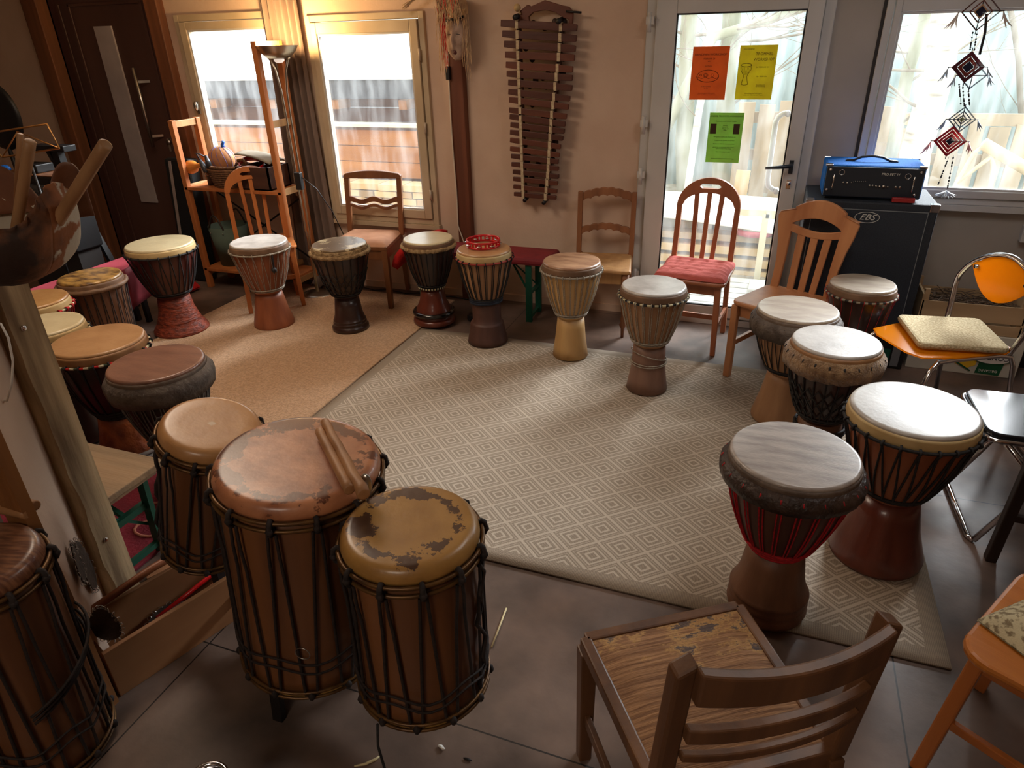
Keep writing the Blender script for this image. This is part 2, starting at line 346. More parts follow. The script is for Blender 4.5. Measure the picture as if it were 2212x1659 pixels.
# timber post between second window and balafon
struct(MB().box(-2.055, -1.955, W-.06, W+.01, 0, 2.62).build('trim_6', wood('reddish_timber', (118, 66, 42), (88, 46, 28), 'z', .6), bevel=.006), 'narrow reddish timber post between the second window and the balafon')
pts = [(-2.045+.008*sin(i*.8), W-.072, 2.4-i*.2) for i in range(9)] + [(-2.05, W-.07, .55), (-2.0, W-.07, .40), (-1.985, W-.07, .2), (-2.0, W-.07, .02)]
tag(MB().tube(pts, .005, 6).build('cable', mat('cream_cable', (214, 200, 180), rough=.6)), 'pale cable running down the narrow timber post', 'cable')
tag(MB().box(-2.062, -2.035, W-.09, W-.06, 1.50, 1.58).build('cable_clip', m_black, bevel=.004), 'small black box on the timber post below the mask', 'box')
tag(MB().box(1.33, 1.41, W-.045, W, .66, .75).box(1.345, 1.395, W-.05, W-.04, .675, .735).build('wall_socket', m_pvc, bevel=.006), 'grey wall socket low on the wall at the right edge', 'socket')

# ================================================================== FLOOR COVERINGS
m_carpet = mat('tan_pile_carpet', (208, 168, 128), (178, 138, 98), scale=90, rough=.95, bump=.9, bscale=160, detail=2, sheen=.3)
tag(MB().box(-3.70, -2.078, 1.98, 4.28, .001, .016).build('pile_carpet', m_carpet, bevel=.005), 'plain tan pile carpet on the left under the drums, beside the patterned rug', 'carpet')
m_rug = mat('patterned_flat_rug', (150, 138, 124), rough=.9, bump=.25, bscale=220); N, L, B = nodes_of(m_rug)
tc = N.new('ShaderNodeTexCoord'); sp = N.new('ShaderNodeSeparateXYZ'); L.new(tc.outputs['Object'], sp.inputs[0])
def MA(op, a, b=None, c=None):
    n = N.new('ShaderNodeMath'); n.operation = op
    for i, v in enumerate((a, b, c)):
        if v is None: continue
        if isinstance(v, (int, float)): n.inputs[i].default_value = v
        else: L.new(v, n.inputs[i])
    return n.outputs[0]
X = MA('MULTIPLY', MA('ADD', sp.outputs['X'], .529), 1/.188); Yv = MA('MULTIPLY', MA('ADD', sp.outputs['Y'], -2.328), 1/.164)
def tri(v):  # 0 at integers, 1 halfway
    fr = MA('FRACT', MA('ADD', v, 40.5)); return MA('MULTIPLY', MA('ABSOLUTE', MA('SUBTRACT', fr, .5)), 2)
mm = MA('MAXIMUM', tri(MA('ADD', X, Yv)), tri(MA('SUBTRACT', X, Yv)))
def rng(a, b): return MA('MULTIPLY', MA('GREATER_THAN', mm, a), MA('LESS_THAN', mm, b))
lines = MA('MINIMUM', MA('ADD', MA('ADD', rng(.22, .35), rng(.54, .66)), MA('ADD', MA('MULTIPLY', rng(.76, .81), .7), rng(.91, 1.1))), 1)
inside = MA('MULTIPLY', MA('MULTIPLY', MA('GREATER_THAN', sp.outputs['X'], -2.01), MA('LESS_THAN', sp.outputs['X'], .655)), MA('MULTIPLY', MA('GREATER_THAN', sp.outputs['Y'], 1.84), MA('LESS_THAN', sp.outputs['Y'], 3.675)))
lines = MA('MULTIPLY', lines, inside)
wv = N.new('ShaderNodeTexWave'); wv.inputs['Scale'].default_value = 60; wv.inputs['Distortion'].default_value = 1; L.new(tc.outputs['Object'], wv.inputs[0])
dk = N.new('ShaderNodeMix'); dk.data_type = 'RGBA'; dk.inputs[6].default_value = srgb(138, 124, 108); dk.inputs[7].default_value = srgb(162, 148, 130); L.new(wv.outputs[1], dk.inputs[0])
mi = N.new('ShaderNodeMix'); mi.data_type = 'RGBA'; L.new(lines, mi.inputs[0]); L.new(dk.outputs[2], mi.inputs[6]); mi.inputs[7].default_value = srgb(190, 176, 158); L.new(mi.outputs[2], B.inputs['Base Color'])
mb = MB()
nx, ny = 56, 40
def rugz(x, y): return .006 + .004*max(0, noise.noise(Vector((x*1.3, y*1.3, 0))))
def rp(u, v):
    x = -2.07+2.787*u; y = 1.777+1.958*v
    return (x, y, rugz(x, y))
mb.grid(rp, nx, ny)
tag(mb.build('patterned_rug', m_rug, solid=.008), 'large taupe flat rug with concentric diamond pattern in the middle of the floor', 'rug')
m_red = mat('red_floral_rug', (132, 26, 44), (108, 18, 34), scale=9, rough=.9, bump=.6, bscale=90)
tag(MB().box(-3.3, -2.03, 1.30, 1.92, .001, .014).build('red_rug', m_red, bevel=.004), 'crimson rug under the weathered wooden bench', 'rug')
mb = MB()
for (cx, cy, r) in ((-2.16, 1.50, .045), (-2.24, 1.62, .03), (-2.13, 1.64, .02)): mb.ring((cx, cy, .016), r, .006, 12, 5, sx=1.5)
o = mb.build('woven_flower', mat('rug_flower', (190, 120, 96), rough=.9)); o.parent = [x for x in COL.objects if x.name == 'red_rug'][0]

# ================================================================== DRUMS
# shells
w_reddark = wood('dark_reddish_wood', (92, 42, 34), (62, 26, 22), rough=.4, coat=.2)
w_redfoot = mat('carved_red_foot', (150, 66, 40), (96, 38, 26), scale=30, stretch=(1, 1, 2), rough=.5, bump=.9, bscale=40, bstretch=(1, 1, 2.5))
w_orange = wood('orange_brown_wood', (158, 92, 58), (128, 70, 44), rough=.45)
w_dark = wood('very_dark_wood', (62, 36, 28), (38, 22, 18), rough=.35, coat=.3)
w_mahog = wood('mahogany_wood', (112, 54, 38), (86, 38, 28), rough=.3, coat=.35)
w_pale = wood('pale_wood', (206, 166, 108), (184, 142, 88), rough=.5)
w_tan = wood('tan_wood', (172, 130, 92), (140, 100, 68), rough=.5)
w_brown = wood('plain_brown_wood', (124, 84, 58), (92, 58, 40), rough=.5)
w_mauve = wood('mauve_brown_wood', (142, 108, 90), (116, 84, 70), rough=.5)
w_dun = wood('dunun_wood', (140, 90, 52), (84, 50, 30), rough=.42, scale=8, coat=.25)
w_duncarve = mat('orange_carved_foot', (176, 96, 50), (122, 58, 30), scale=14, rough=.45, bump=1.0, bscale=26, detail=1)
r_black = mat('black_rope', (26, 24, 25), (44, 42, 42), scale=120, rough=.8)
r_white = mat('off_white_rope', (176, 166, 150), (140, 130, 116), scale=120, rough=.85)
r_red = mat('red_rope', (196, 26, 34), (150, 16, 26), scale=100, rough=.8)
r_brown = mat('dark_brown_rope', (48, 36, 32), (30, 24, 22), scale=100, rough=.8)
r_blue = mat('dark_blue_rope', (30, 40, 58), (18, 26, 40), scale=100, rough=.8)
r_grey = mat('grey_rope', (120, 116, 110), (86, 82, 76), scale=100, rough=.85)
# skins
def skin(name, c1, c2, scale=7, rough=.42, patches=None, stretch=(1, 1, 1), wear=None):
    m = mat(name, c1, c2, scale=scale, rough=rough, stretch=stretch, bump=.12, bscale=60, detail=7, lo=.38, hi=.66, coat=.55); nodes_of(m)[2].inputs['Coat Roughness'].default_value = .24
    if wear:   # worn hair ring: dark marks at a radius of the head
        N, L, B = nodes_of(m); col, r0, r1, amt = wear
        tc = N.new('ShaderNodeTexCoord'); mp = N.new('ShaderNodeMapping'); mp.inputs['Scale'].default_value = (1, 1, 0); L.new(tc.outputs['Object'], mp.inputs[0])
        ln = N.new('ShaderNodeVectorMath'); ln.operation = 'LENGTH'; L.new(mp.outputs[0], ln.inputs[0])
        def mth(op, a, b):
            n = N.new('ShaderNodeMath'); n.operation = op
            for i, v in enumerate((a, b)):
                if isinstance(v, (int, float)): n.inputs[i].default_value = v
                else: L.new(v, n.inputs[i])
            return n.outputs[0]
        d = mth('DIVIDE', mth('ABSOLUTE', mth('SUBTRACT', ln.outputs['Value'], (r0+r1)/2), 0), (r1-r0)/2)
        nz = N.new('ShaderNodeTexNoise'); nz.inputs['Scale'].default_value = 22; nz.inputs['Detail'].default_value = 9; nz.inputs['Roughness'].default_value = .7; L.new(tc.outputs['Object'], nz.inputs[0])
        nb = N.new('ShaderNodeTexNoise'); nb.inputs['Scale'].default_value = 6; nb.inputs['Detail'].default_value = 3; L.new(tc.outputs['Object'], nb.inputs[0])
        kk = (.30, .75, .55) if r0 < 0 or r1 < 0 else (.13, .75, 1.1)
        if name == 'worn_honey_skin': kk = (.75, .45, .25)
        v = mth('ADD', mth('MULTIPLY', mth('SUBTRACT', 1, d), kk[0]), mth('ADD', mth('MULTIPLY', nz.outputs[0], kk[1]), mth('MULTIPLY', nb.outputs[0], kk[2])))
        rr = N.new('ShaderNodeValToRGB'); rr.color_ramp.elements[0].position = .86-amt; rr.color_ramp.elements[1].position = .93-amt; L.new(v, rr.inputs[0])
        mx = N.new('ShaderNodeMix'); mx.data_type = 'RGBA'; L.new(rr.outputs[0], mx.inputs[0]); L.new(B.inputs['Base Color'].links[0].from_socket, mx.inputs[6]); mx.inputs[7].default_value = srgb(*col); L.new(mx.outputs[2], B.inputs['Base Color'])
    return m
s_cream = skin('cream_skin', (222, 208, 168), (206, 190, 150)); s_white = skin('white_skin', (204, 198, 190), (172, 164, 156), 9)
s_spot = skin('blotched_cream_skin', (214, 198, 160), (150, 128, 92), 12, wear=((110, 88, 60), 0, .2, -.12)); s_marble = skin('marbled_brown_skin', (178, 138, 104), (138, 98, 72), 9, stretch=(1, 3, 1))
s_grey = skin('grey_skin', (186, 176, 168), (150, 140, 134), 8, rough=.35, stretch=(1, 4, 1)); s_beige = skin('beige_grey_skin', (178, 164, 146), (154, 138, 122), 8, stretch=(1, 3, 1))
s_gold = skin('golden_brown_skin', (186, 142, 70), (92, 62, 34), 16, stretch=(1, 2, 1)); s_tan = skin('tan_skin', (194, 150, 104), (172, 128, 84)); s_tan2 = skin('honey_skin', (190, 146, 92), (166, 118, 66), 6)
s_brown = skin('reddish_brown_skin', (146, 104, 84), (122, 84, 68), 5, rough=.35, stretch=(1, 4, 1))
s_dA = skin('worn_honey_skin', (196, 146, 92), (168, 116, 66), 6, wear=((204, 178, 146), -.048, .048, -.06)); s_dB = skin('worn_orange_skin', (196, 132, 92), (156, 94, 60), 14, wear=((106, 60, 38), .135, .195, -.11)); s_dC = skin('worn_golden_skin', (182, 138, 72), (150, 106, 52), 6, wear=((74, 46, 28), .088, .136, -.137))
s_dD = skin('hairy_brown_skin', (92, 52, 34), (138, 92, 62), 20, stretch=(1, 6, 1))
s_side = mat('brown_skin_edge', (132, 100, 74), (106, 78, 56), scale=12, rough=.6); s_sidec = mat('cream_skin_edge', (206, 180, 128), (186, 156, 104), scale=12, rough=.55)
s_sideg = mat('grey_skin_edge', (112, 94, 80), (84, 68, 56), scale=14, rough=.6, bump=.4); s_sidet = mat('tan_skin_edge', (172, 128, 84), (142, 98, 60), scale=12, rough=.5)
fur = mat('furry_tan_collar', (176, 142, 102), (124, 92, 60), scale=30, rough=.95, bump=1, bscale=120, sheen=.4)
furg = mat('grey_leather_collar', (104, 92, 82), (74, 62, 54), scale=20, rough=.7, bump=.8, bscale=60)
furc = mat('curly_beige_collar', (176, 148, 106), (120, 92, 60), scale=40, rough=.95, bump=1, bscale=100)
furd = mat('dark_leather_collar', (70, 52, 42), (44, 32, 27), scale=18, rough=.45, bump=.8, bscale=50)
def checks(name, cols, n):
    m = bpy.data.materials.new(name); m.use_nodes = True; N, L, B = nodes_of(m); B.inputs['Roughness'].default_value = .85
    tc = N.new('ShaderNodeTexCoord'); g = N.new('ShaderNodeTexGradient'); g.gradient_type = 'RADIAL'; L.new(tc.outputs['Object'], g.inputs[0])
    a = N.new('ShaderNodeMath'); a.operation = 'MULTIPLY'; a.inputs[1].default_value = n; L.new(g.outputs[1], a.inputs[0]); f = N.new('ShaderNodeMath'); f.operation = 'FRACT'; L.new(a.outputs[0], f.inputs[0])
    r = N.new('ShaderNodeValToRGB'); r.color_ramp.interpolation = 'CONSTANT'
    for i, c in enumerate(cols):
        e = r.color_ramp.elements[i] if i < 2 else r.color_ramp.elements.new(i/len(cols))
        e.position = i/len(cols); e.color = srgb(*c)
    L.new(f.outputs[0], r.inputs[0]); L.new(r.outputs[0], B.inputs['Base Color']); return m
c_red = checks('red_white_cloth_ring', [(190, 30, 30), (200, 190, 160), (60, 70, 50)], 22)
c_bw = checks('black_cream_ring', [(30, 30, 32), (200, 188, 150)], 30)
c_bg = checks('beige_black_ring', [(44, 38, 34), (150, 140, 120)], 30)
G_DR = 'hand drums standing in a circle'

def drum(label, x, y, R, H, zw, rw, rb, bowl, foot, head, side, rope, n=24, style='V', rope_r=.0026, low=None, ringm=None, collar=None, footprof=None, lean=(0, 0), extras=None, rot=0, dbl=False, low_r=None):
    t = thing('djembe', label, 'drum', (x, y, .017 if (-3.7 < x < .7 and 1.78 < y < 4.2) else 0), rot, G_DR)
    if lean != (0, 0): t.rotation_euler = (radians(lean[0]), radians(lean[1]), rot)
    zt = H-.012
    def rs(z):       # shell radius
        s_ = max(0, min(1, (z-zw)/(zt-zw))); return rw + (R-rw)*sin(s_*pi/2)**.85
    prof = [(rs(zw+(zt-zw)*i/14), zw+(zt-zw)*i/14) for i in range(15)]; prof[0] = (rw*.97, zw-.004)
    MB().lathe(prof, 40).build('bowl', bowl, t)
    fp = footprof or [(1.0, rb), (.92, rb), (.5, rb*.45+rw*.55), (.0, rw)]     # (distance from waist down 0..1, radius)
    pr = sorted([(zw*(1-f), r) for f, r in fp]); pr = [(r, z) for z, r in pr]
    fine = []
    for i in range(len(pr)-1):
        k = 3 if not footprof else 2
        for j in range(k): fine.append((pr[i][0]+(pr[i+1][0]-pr[i][0])*j/k, pr[i][1]+(pr[i+1][1]-pr[i][1])*j/k))
    fine.append(pr[-1]); MB().lathe(fine, 36).build('foot', foot, t)
    hp = [(R+.002, H-.014), (R, H-.006), (R-.004, H-.001), (R-.008, H), (R-.012, H+.0002), (R*.6, H+.001), (R*.3, H+.0015), (1e-6, H+.002)]
    MB().lathe(hp, 44).build('drumhead', head, t)
    zr = H-.052
    MB().lathe([(R+.008, zr-.004), (R+.007, zr+.012), (R+.005, H-.022), (R+.0025, H-.012), (R-.002, H-.014)], 44).build('skin_edge', side, t)
    mb = MB(); mb.ring((0, 0, zr), R+.012, .0055, 40, 6); mb.build('tension_ring', ringm or rope, t)
    zl = zw + .035*(H/.6); rl = (low_r or rs(zl))+.004
    mb = MB(); mb.ring((0, 0, zl), rl, .005, 30, 6); mb.ring((0, 0, zl-.012), rs(zl-.012)+.004, .004, 30, 5); mb.build('lower_ring', low or rope, t)
    # lacing
    mb = MB()
    def P(a, z, off=.004): r = rs(z)+off; return Vector((r*cos(a), r*sin(a), z))
    def Pd(a, s_):
        z = zr-.004+(zl-zr+.004)*s_; off = .004+.010*max(0, 1-s_*5); return P(a, z, off)
    st = 2*pi/n
    for i in range(n):
        a = i*st
        if style == 'V':
            for sg in (0, 1): mb.tube([Pd(a+(st*.5*(s_ if sg == 0 else -s_)), s_) for s_ in [j/7 for j in range(8)]], rope_r, 4, caps=False)
        elif style == 'I':
            for dx in ((-.06, .06) if dbl else (0,)): mb.tube([Pd(a+dx*st*2, s_) for s_ in [j/7 for j in range(8)]], rope_r, 4, caps=False)
        elif style == 'N':
            mb.tube([Pd(a, s_) for s_ in [j/7 for j in range(8)]], rope_r, 4, caps=False)
    if style == 'N':
        for q in range(4):
            z0 = zl+(zr-zl)*(.05+.13*q); z1 = z0+(zr-zl)*.13
            mb.tube([P(j*st/2, z0 if (j+q) % 2 else z1, .007) for j in range(2*n)], rope_r*1.1, 4, closed=True)
    for i in range(n):      # loops over the tension ring
        a = i*st; c = Vector((cos(a), sin(a), 0))
        mb.tube([c*(R+.012+.0085*cos(q*pi/3)) + Vector((0, 0, zr+.009*sin(q*pi/3))) for q in range(6)], rope_r*1.25, 4, closed=True)
    mb.build('lacing', rope, t)
    if collar:
        kind, cm = collar
        if kind == 'roll':
            mb = MB(); N_ = 72; pts = [Vector(((R+.012)*cos(2*pi*i/N_), (R+.012)*sin(2*pi*i/N_), zr+.004+.003*noise.noise(Vector((i*.5, R*30, 0))))) for i in range(N_)]
            mb.tube(pts, [.013+.004*noise.noise(Vector((i*.9, 3+R*9, 1))) for i in range(N_)], 7, closed=True)
        else:
            dz = {'skirt': .058, 'thick': .062, 'short': .036}[kind]; amp = {'skirt': .007, 'thick': .004, 'short': .005}[kind]
            def wob(a, i, j):
                q = noise.noise(Vector((cos(a)*3+R*50, sin(a)*3, i*.1))); q2 = noise.noise(Vector((cos(a)*16+R*20, sin(a)*16, i*.3)))
                return (i*amp*.35*(q2+.3*q), (-.014*abs(q)*(i > 3)*(kind == 'skirt')) + .004*q2*(i > 2))
            mb = MB().lathe([(R+.006, H-.028), (R+.018, zr+.008), (R+.026, zr-.004), (R+.026, zr-dz*.45), (R+.020, zr-dz), (R+.016, zr-dz+.004), (R+.012, zr-.01)], 90, wob)
        mb.build('skin_collar', cm, t)
    if extras: extras(t, rs, zr, zl)
    return t
def ropewrap(m, zs, R0, r=.005, name='rope_wrap', tilt=0):
    def f(t, rs, zr, zl):
        mb = MB()
        for z in zs: mb.tube([Vector(((R0(z))*cos(a*pi/15), R0(z)*sin(a*pi/15), z+tilt*cos(a*pi/15+1))) for a in range(30)], r, 6, closed=True)
        mb.build(name, m, t)
    return f

drum('djembe with a clean cream head and red-brown scaly carved foot by the crimson bench', -3.65, 3.23, .205, .60, .245, .100, .175, w_reddark, w_redfoot, s_cream, s_sidec, r_black, 22, 'V', .0032,
     footprof=[(0, .100), (.35, .112), (.62, .132), (.66, .137), (.69, .135), (.85, .162), (.95, .176), (1, .176)])
def ex2(t, rs, zr, zl):
    a = -.5; mb = MB().tube([Vector(((rs(z)+.014)*cos(a), (rs(z)+.014)*sin(a), z)) for z in (zr, zr-.04, zr-.1, zr-.13)], .005, 6); mb.ball(((rs(.4)+.02)*cos(a), (rs(.4)+.02)*sin(a), .42), .018); mb.build('tied_rope_end', r_black, t)
drum('djembe with white zigzag cords and plain orange foot before the arch-back chair', -3.09, 3.50, .180, .58, .235, .088, .135, w_orange, w_orange, s_white, s_side, r_white, 22, 'V', .0019, extras=ex2)
drum('dark djembe with a curly beige collar and black netted ropes beside the floor lamp', -2.53, 3.585, .172, .58, .225, .078, .122, w_dark, w_dark, s_spot, furc, r_black, 20, 'N', .003, collar=('roll', furc),
     footprof=[(0, .078), (.5, .092), (.66, .102), (.70, .108), (.73, .104), (.78, .112), (.82, .107), (.9, .122), (1, .122)])
def ex4(t, rs, zr, zl):
    mb = MB().ring((0, 0, .075), .128, .017, 36, 8); mb.build('glossy_black_band', mat('glossy_black', (18, 16, 18), rough=.15, coat=.5), t)
    mb = MB(); mb.tube([Vector((.086*cos(a*pi/24), .086*sin(a*pi/24), .252+.004*(a % 2))) for a in range(48)], .010, 6, closed=True); mb.build('bead_ring', c_bw, t)
drum('djembe with black straight ropes and a scalloped red foot with a glossy black band', -2.035, 3.86, .160, .58, .24, .074, .135, w_dark, w_mahog, s_cream, s_side, r_black, 26, 'I', .0032, collar=('roll', furc), extras=ex4,
     footprof=[(0, .076), (.35, .090), (.6, .118), (.7, .122), (.82, .120), (.86, .140), (.95, .145), (1, .138)])
drum('djembe with a dark stepped foot and red cloth ring that carries the red tambourine', -1.56, 3.66, .160, .60, .265, .082, .125, w_tan, wood('stepped_dark_foot', (92, 60, 50), (68, 42, 35), rough=.55), s_tan, s_sidec, r_black, 22, 'I', .003, ringm=mat('red_cloth_ring', (150, 54, 44), rough=.8), dbl=True,
     footprof=[(0, .084), (.08, .088), (.48, .090), (.52, .104), (.55, .106), (.80, .116), (.84, .120), (1, .128)],
     extras=ropewrap(r_blue, (.268, .282), lambda z: .098, .008, 'dark_blue_rope_wrap', .008))
drum('pale wooden djembe with a marbled brown head and many white cords', -1.0, 3.61, .163, .585, .245, .076, .105, w_pale, w_pale, s_marble, s_side, r_white, 28, 'I', .0022, low=r_white, dbl=True,
     footprof=[(0, .078), (.5, .090), (1, .106)])
def ex7(t, rs, zr, zl):
    mb = MB()
    for z, tl in ((.155, .0), (.165, .003), (.20, .03)): mb.tube([Vector(((.096-.02*(z-.15))*cos(a*pi/14), (.096-.02*(z-.15))*sin(a*pi/14), z+tl*cos(a*pi/14+2.4))) for a in range(28)], .0028, 5, closed=True)
    mb.build('loose_cord', r_white, t)
drum('djembe with loose white cord wound round its mauve foot before the glass door', -.485, 3.32, .162, .585, .26, .082, .108, w_tan, w_mauve, s_white, s_side, r_white, 26, 'I', .0022, ringm=c_bw, dbl=True, extras=ex7,
     footprof=[(0, .084), (.5, .090), (1, .110)])
drum('djembe with a frayed grey collar and tan wooden foot before the knotty pine chair', .199, 3.20, .178, .575, .25, .086, .135, w_tan, w_tan, s_beige, s_sideg, r_black, 24, 'V', .0026, low=r_black, collar=('skirt', furg))
drum('black-netted djembe with a white head and shaggy brown fur collar', .34, 2.80, .168, .60, .24, .086, .125, w_dark, w_brown, s_white, s_sidet, r_black, 22, 'N', .0042, collar=('skirt', fur),
     extras=ropewrap(r_black, (.205, .213, .19, .12, .112, .104), lambda z: .101 if z > .15 else .112, .006))
drum('large djembe with a bright white head, black zigzag ropes and a glossy mahogany foot', .546, 2.265, .192, .61, .27, .092, .160, w_orange, w_mahog, s_white, s_sidec, r_black, 24, 'V', .004, ringm=r_black,
     footprof=[(0, .094), (.5, .122), (.93, .158), (1, .155)])
def ex11(t, rs, zr, zl):
    ropewrap(r_red, (.262, .272, .282, .292), lambda z: .088+.2*(z-.255), .0045, 'red_rope_wrap')(t, rs, zr, zl)
drum('djembe with a grey streaked head, dark leather collar and red ropes', .178, 1.865, .184, .61, .26, .085, .128, wood('smoky_wood', (96, 60, 46), (66, 40, 32), rough=.4), w_brown, s_grey, s_sideg, r_red, 22, 'I', .003, ringm=furd, collar=('short', furd), extras=ex11, dbl=True,
     footprof=[(0, .086), (.45, .102), (.62, .116), (.68, .126), (.72, .122), (.80, .126), (.84, .122), (.92, .128), (1, .122)])
drum('dark djembe with a dull beige head standing against the loudspeaker cabinet', .50, 3.60, .150, .595, .25, .085, .13, w_dark, w_dark, s_beige, s_side, r_red, 20, 'I', .0012, ringm=c_bg)
drum('barrel-shaped brown wooden drum with a golden mottled head, by the red bench', -3.50, 2.58, .160, .60, .03, .115, .12, w_brown, w_brown, s_gold, s_side, r_brown, 26, 'V', .0022, ringm=c_bg, collar=('roll', s_side), low_r=.118)
drum('drum with a tan head and bright red ropes half hidden by the timber post', -3.46, 2.20, .165, .60, .25, .085, .13, w_reddark, w_reddark, s_tan2, s_sidec, r_red, 24, 'I', .003, ringm=c_red)
drum('drum with a clean cream head and black-and-white rope knots half hidden by the timber post', -3.07, 1.97, .160, .60, .25, .085, .13, w_dark, w_dark, s_cream, s_sidec, r_black, 22, 'I', .004, ringm=c_bw)
def ex16(t, rs, zr, zl):
    ropewrap(r_black, (.235, .245), lambda z: .10, .007)(t, rs, zr, zl)
    MB().ring((0, 0, .05), .150, .010, 40, 6).ring((0, 0, .03), .155, .010, 40, 6).build('grey_base_ring', mat('grey_metal_cord', (130, 122, 116), rough=.5), t)
    mb = MB()
    for i in range(46): a = 2*pi*i/46; mb.cyl((.157*cos(a), .157*sin(a), .026), (.172*cos(a), .172*sin(a), .001), .006, .003, 5)
    mb.build('base_fringe', s_dD, t)
drum('djembe with a tan head, red-and-white cloth ring and orange foot carved with vines', -2.69, 1.925, .188, .59, .235, .098, .148, w_dark, w_duncarve, s_tan, s_sidet, r_black, 22, 'I', .0035, ringm=c_red, extras=ex16)
drum('djembe with a reddish brown head, thick grey leather collar and white twisted cords', -2.225, 1.80, .182, .60, .24, .09, .13, w_dark, w_dark, s_brown, s_sideg, r_grey, 30, 'V', .0024, collar=('thick', furg))

# bass drums (cylinders)
def dunun(label, bx, by, bz, tx, ty, tz, R, Rb, head, n, loc_extra=None, rot=0, rr=.0042):
    base = Vector((bx, by, bz)); top = Vector((tx, ty, tz)); Lh = (top-base).length
    t = thing('bass_drum', label, 'drum', base, 0, 'rope-tuned wooden bass drums')
    t.rotation_mode = 'QUATERNION'; t.rotation_quaternion = Vector((0, 0, 1)).rotation_difference((top-base).normalized()) @ Matrix.Rotation(rot, 3, 'Z').to_quaternion()
    f = lambda z: Rb + (R-Rb)*(z/Lh)
    MB().lathe([(f(z)*.985, z) for z in [.012+ (Lh-.05)*i/10 for i in range(11)]], 48).build('shell', w_dun, t)
    MB().lathe([(R+.004, Lh-.040), (R+.005, Lh-.030), (R+.003, Lh-.020), (R-.002, Lh-.009), (R-.010, Lh-.002), (R-.018, Lh), (R-.024, Lh+.0005), (R*.6, Lh-.001), (R*.3, Lh-.002), (1e-6, Lh-.002)], 56).build('drumhead', head, t)
    MB().lathe([(1e-6, .003), (Rb-.015, .003), (Rb, .012), (Rb+.002, .03), (Rb*.98, .035)], 48).build('bottom_head', s_dC, t)
    mb = MB()
    for z, r in ((Lh-.040, R+.011), (Lh-.064, R+.010)): mb.ring((0, 0, z), r, .0055, 48, 6)
    mb.build('upper_hoop', mat('brass_hoop', (120, 86, 46), (84, 58, 34), scale=20, rough=.4, metal=.5), t)
    mb = MB()
    for z in (.03, .05): mb.ring((0, 0, z), Rb+.008, .005, 48, 6)
    mb.build('lower_hoop', MATS['brass_hoop'], t)
    m1 = MB(); m2 = MB()
    for i in range(n):
        a = 2*pi*i/n
        for sg in (-1, 1):
            pts = [Vector(((f(z)+.006+.005*(s_ < .15))*cos(a+sg*(.045+.5*pi/n*s_*1.0)), (f(z)+.006+.005*(s_ < .15))*sin(a+sg*(.045+.5*pi/n*s_)), z)) for s_, z in [(j/8, Lh-.07-(Lh-.11)*j/8) for j in range(9)]]
            m1.tube(pts, rr, 5, caps=False)
        c = Vector((cos(a), sin(a), 0))
        m2.tube([c*(R+.012+.010*cos(q*pi/4)) + Vector((0, 0, Lh-.052+.022*sin(q*pi/4))) for q in range(8)], rr*1.6, 5, closed=True)
        m2.ball(tuple(c*(R+.021)+Vector((0, 0, Lh-.056))), .010, 7, 4)
        a2 = a+pi/n; c = Vector((cos(a2), sin(a2), 0)); m2.ball(tuple(c*(Rb+.012)+Vector((0, 0, .04))), (.010, .010, .014), 7, 4)
    for zz in (.12, .15): m1.tube([Vector(((f(zz)+.010)*cos(q*pi/20), (f(zz)+.010)*sin(q*pi/20), zz*Lh/.6+.014*sin(q*.9))) for q in range(40)], rr*.8, 5, closed=True)
    m1.add(m2.v, m2.f, True); m1.build('lacing', r_brown, t)
    return t, f, Lh
tA, fA, LA = dunun('smallest bass drum with a pale worn centre on its honey-coloured head, over the wooden crate', -1.56, 1.245, .29, -1.400, 1.252, .79, .134, .122, s_dA, 11, rr=.0036)
tB, fB, LB = dunun('largest bass drum with a wide orange-brown head carrying two sticks', -1.105, 1.15, .12, -1.035, 1.157, .81, .203, .200, s_dB, 13, rot=.2)
tC, fC, LC = dunun('bass drum with a dark hair ring on its golden head, beside the largest drum', -.683, 1.070, .225, -.674, 1.070, .755, .157, .162, s_dC, 12, rot=.1)
tD, fD, LD = dunun('bass drum with a dark hairy head at the bottom left corner', -1.685, .69, .0, -1.612, .69, .71, .130, .148, s_dD, 11, rot=.35)
# bells on the rims
def bell(t, x, y, z, m=m_steel):
    mm = t.matrix_basis.inverted() if False else None
    MB().ball((x, y, z), (.017, .009, .034), 12, 8).cyl((x, y, z-.06), (x, y, z-.02), .005).build('metal_bell', m, t)
bell(tA, .141, -.044, LA+.004); bell(tB, .212, -.088, LB+.014)
MB().ring((0, 0, 0), .020, .0015, 24, 5, m=Matrix.Translation((.066, -.206, .22)) @ Matrix.Rotation(pi/2, 4, 'X')).build('wire_ring', m_steel, tB)
mb = MB()
for p in [(.10, -.12), (-.05, .10), (.05, .03)]: pass
mb.tube([(-.062, -.165, .02), (-.064, -.175, -.05), (-.045, -.19, -.12), (-.02, -.20, -.205), (0.005, -.215, -.218)], .0035, 6); mb.build('hanging_cord', r_black, tC)
mb = MB(); mb.tube([(.168+.006*sin(i), -.01+.02*sin(i*2.1), LC-.08-.035*i) for i in range(13)], .006, 6); mb.build('rope_bundle', r_brown, tC)
mb = MB(); mb.tube([(-.135, -.06+.01*sin(i*2), LA-.07-.04*i) for i in range(12)], .006, 6); mb.build('rope_bundle', r_brown, tA)
mb = MB(); mb.tube([(-.205, -.05+.01*sin(i*2), LB-.10-.05*i) for i in range(12)], .005, 6); mb.build('rope_bundle', r_brown, tB)
mb = MB(); 
for q in range(3): mb.tube([Vector(((fD(.3)+.014+.006*q)*cos(a), (fD(.3)+.014+.006*q)*sin(a), .30+.02*q+.07*sin(a+.6))) for a in [-.9+.12*i for i in range(20)]], .004, 6)
mb.build('loose_rope_turns', r_brown, tD)
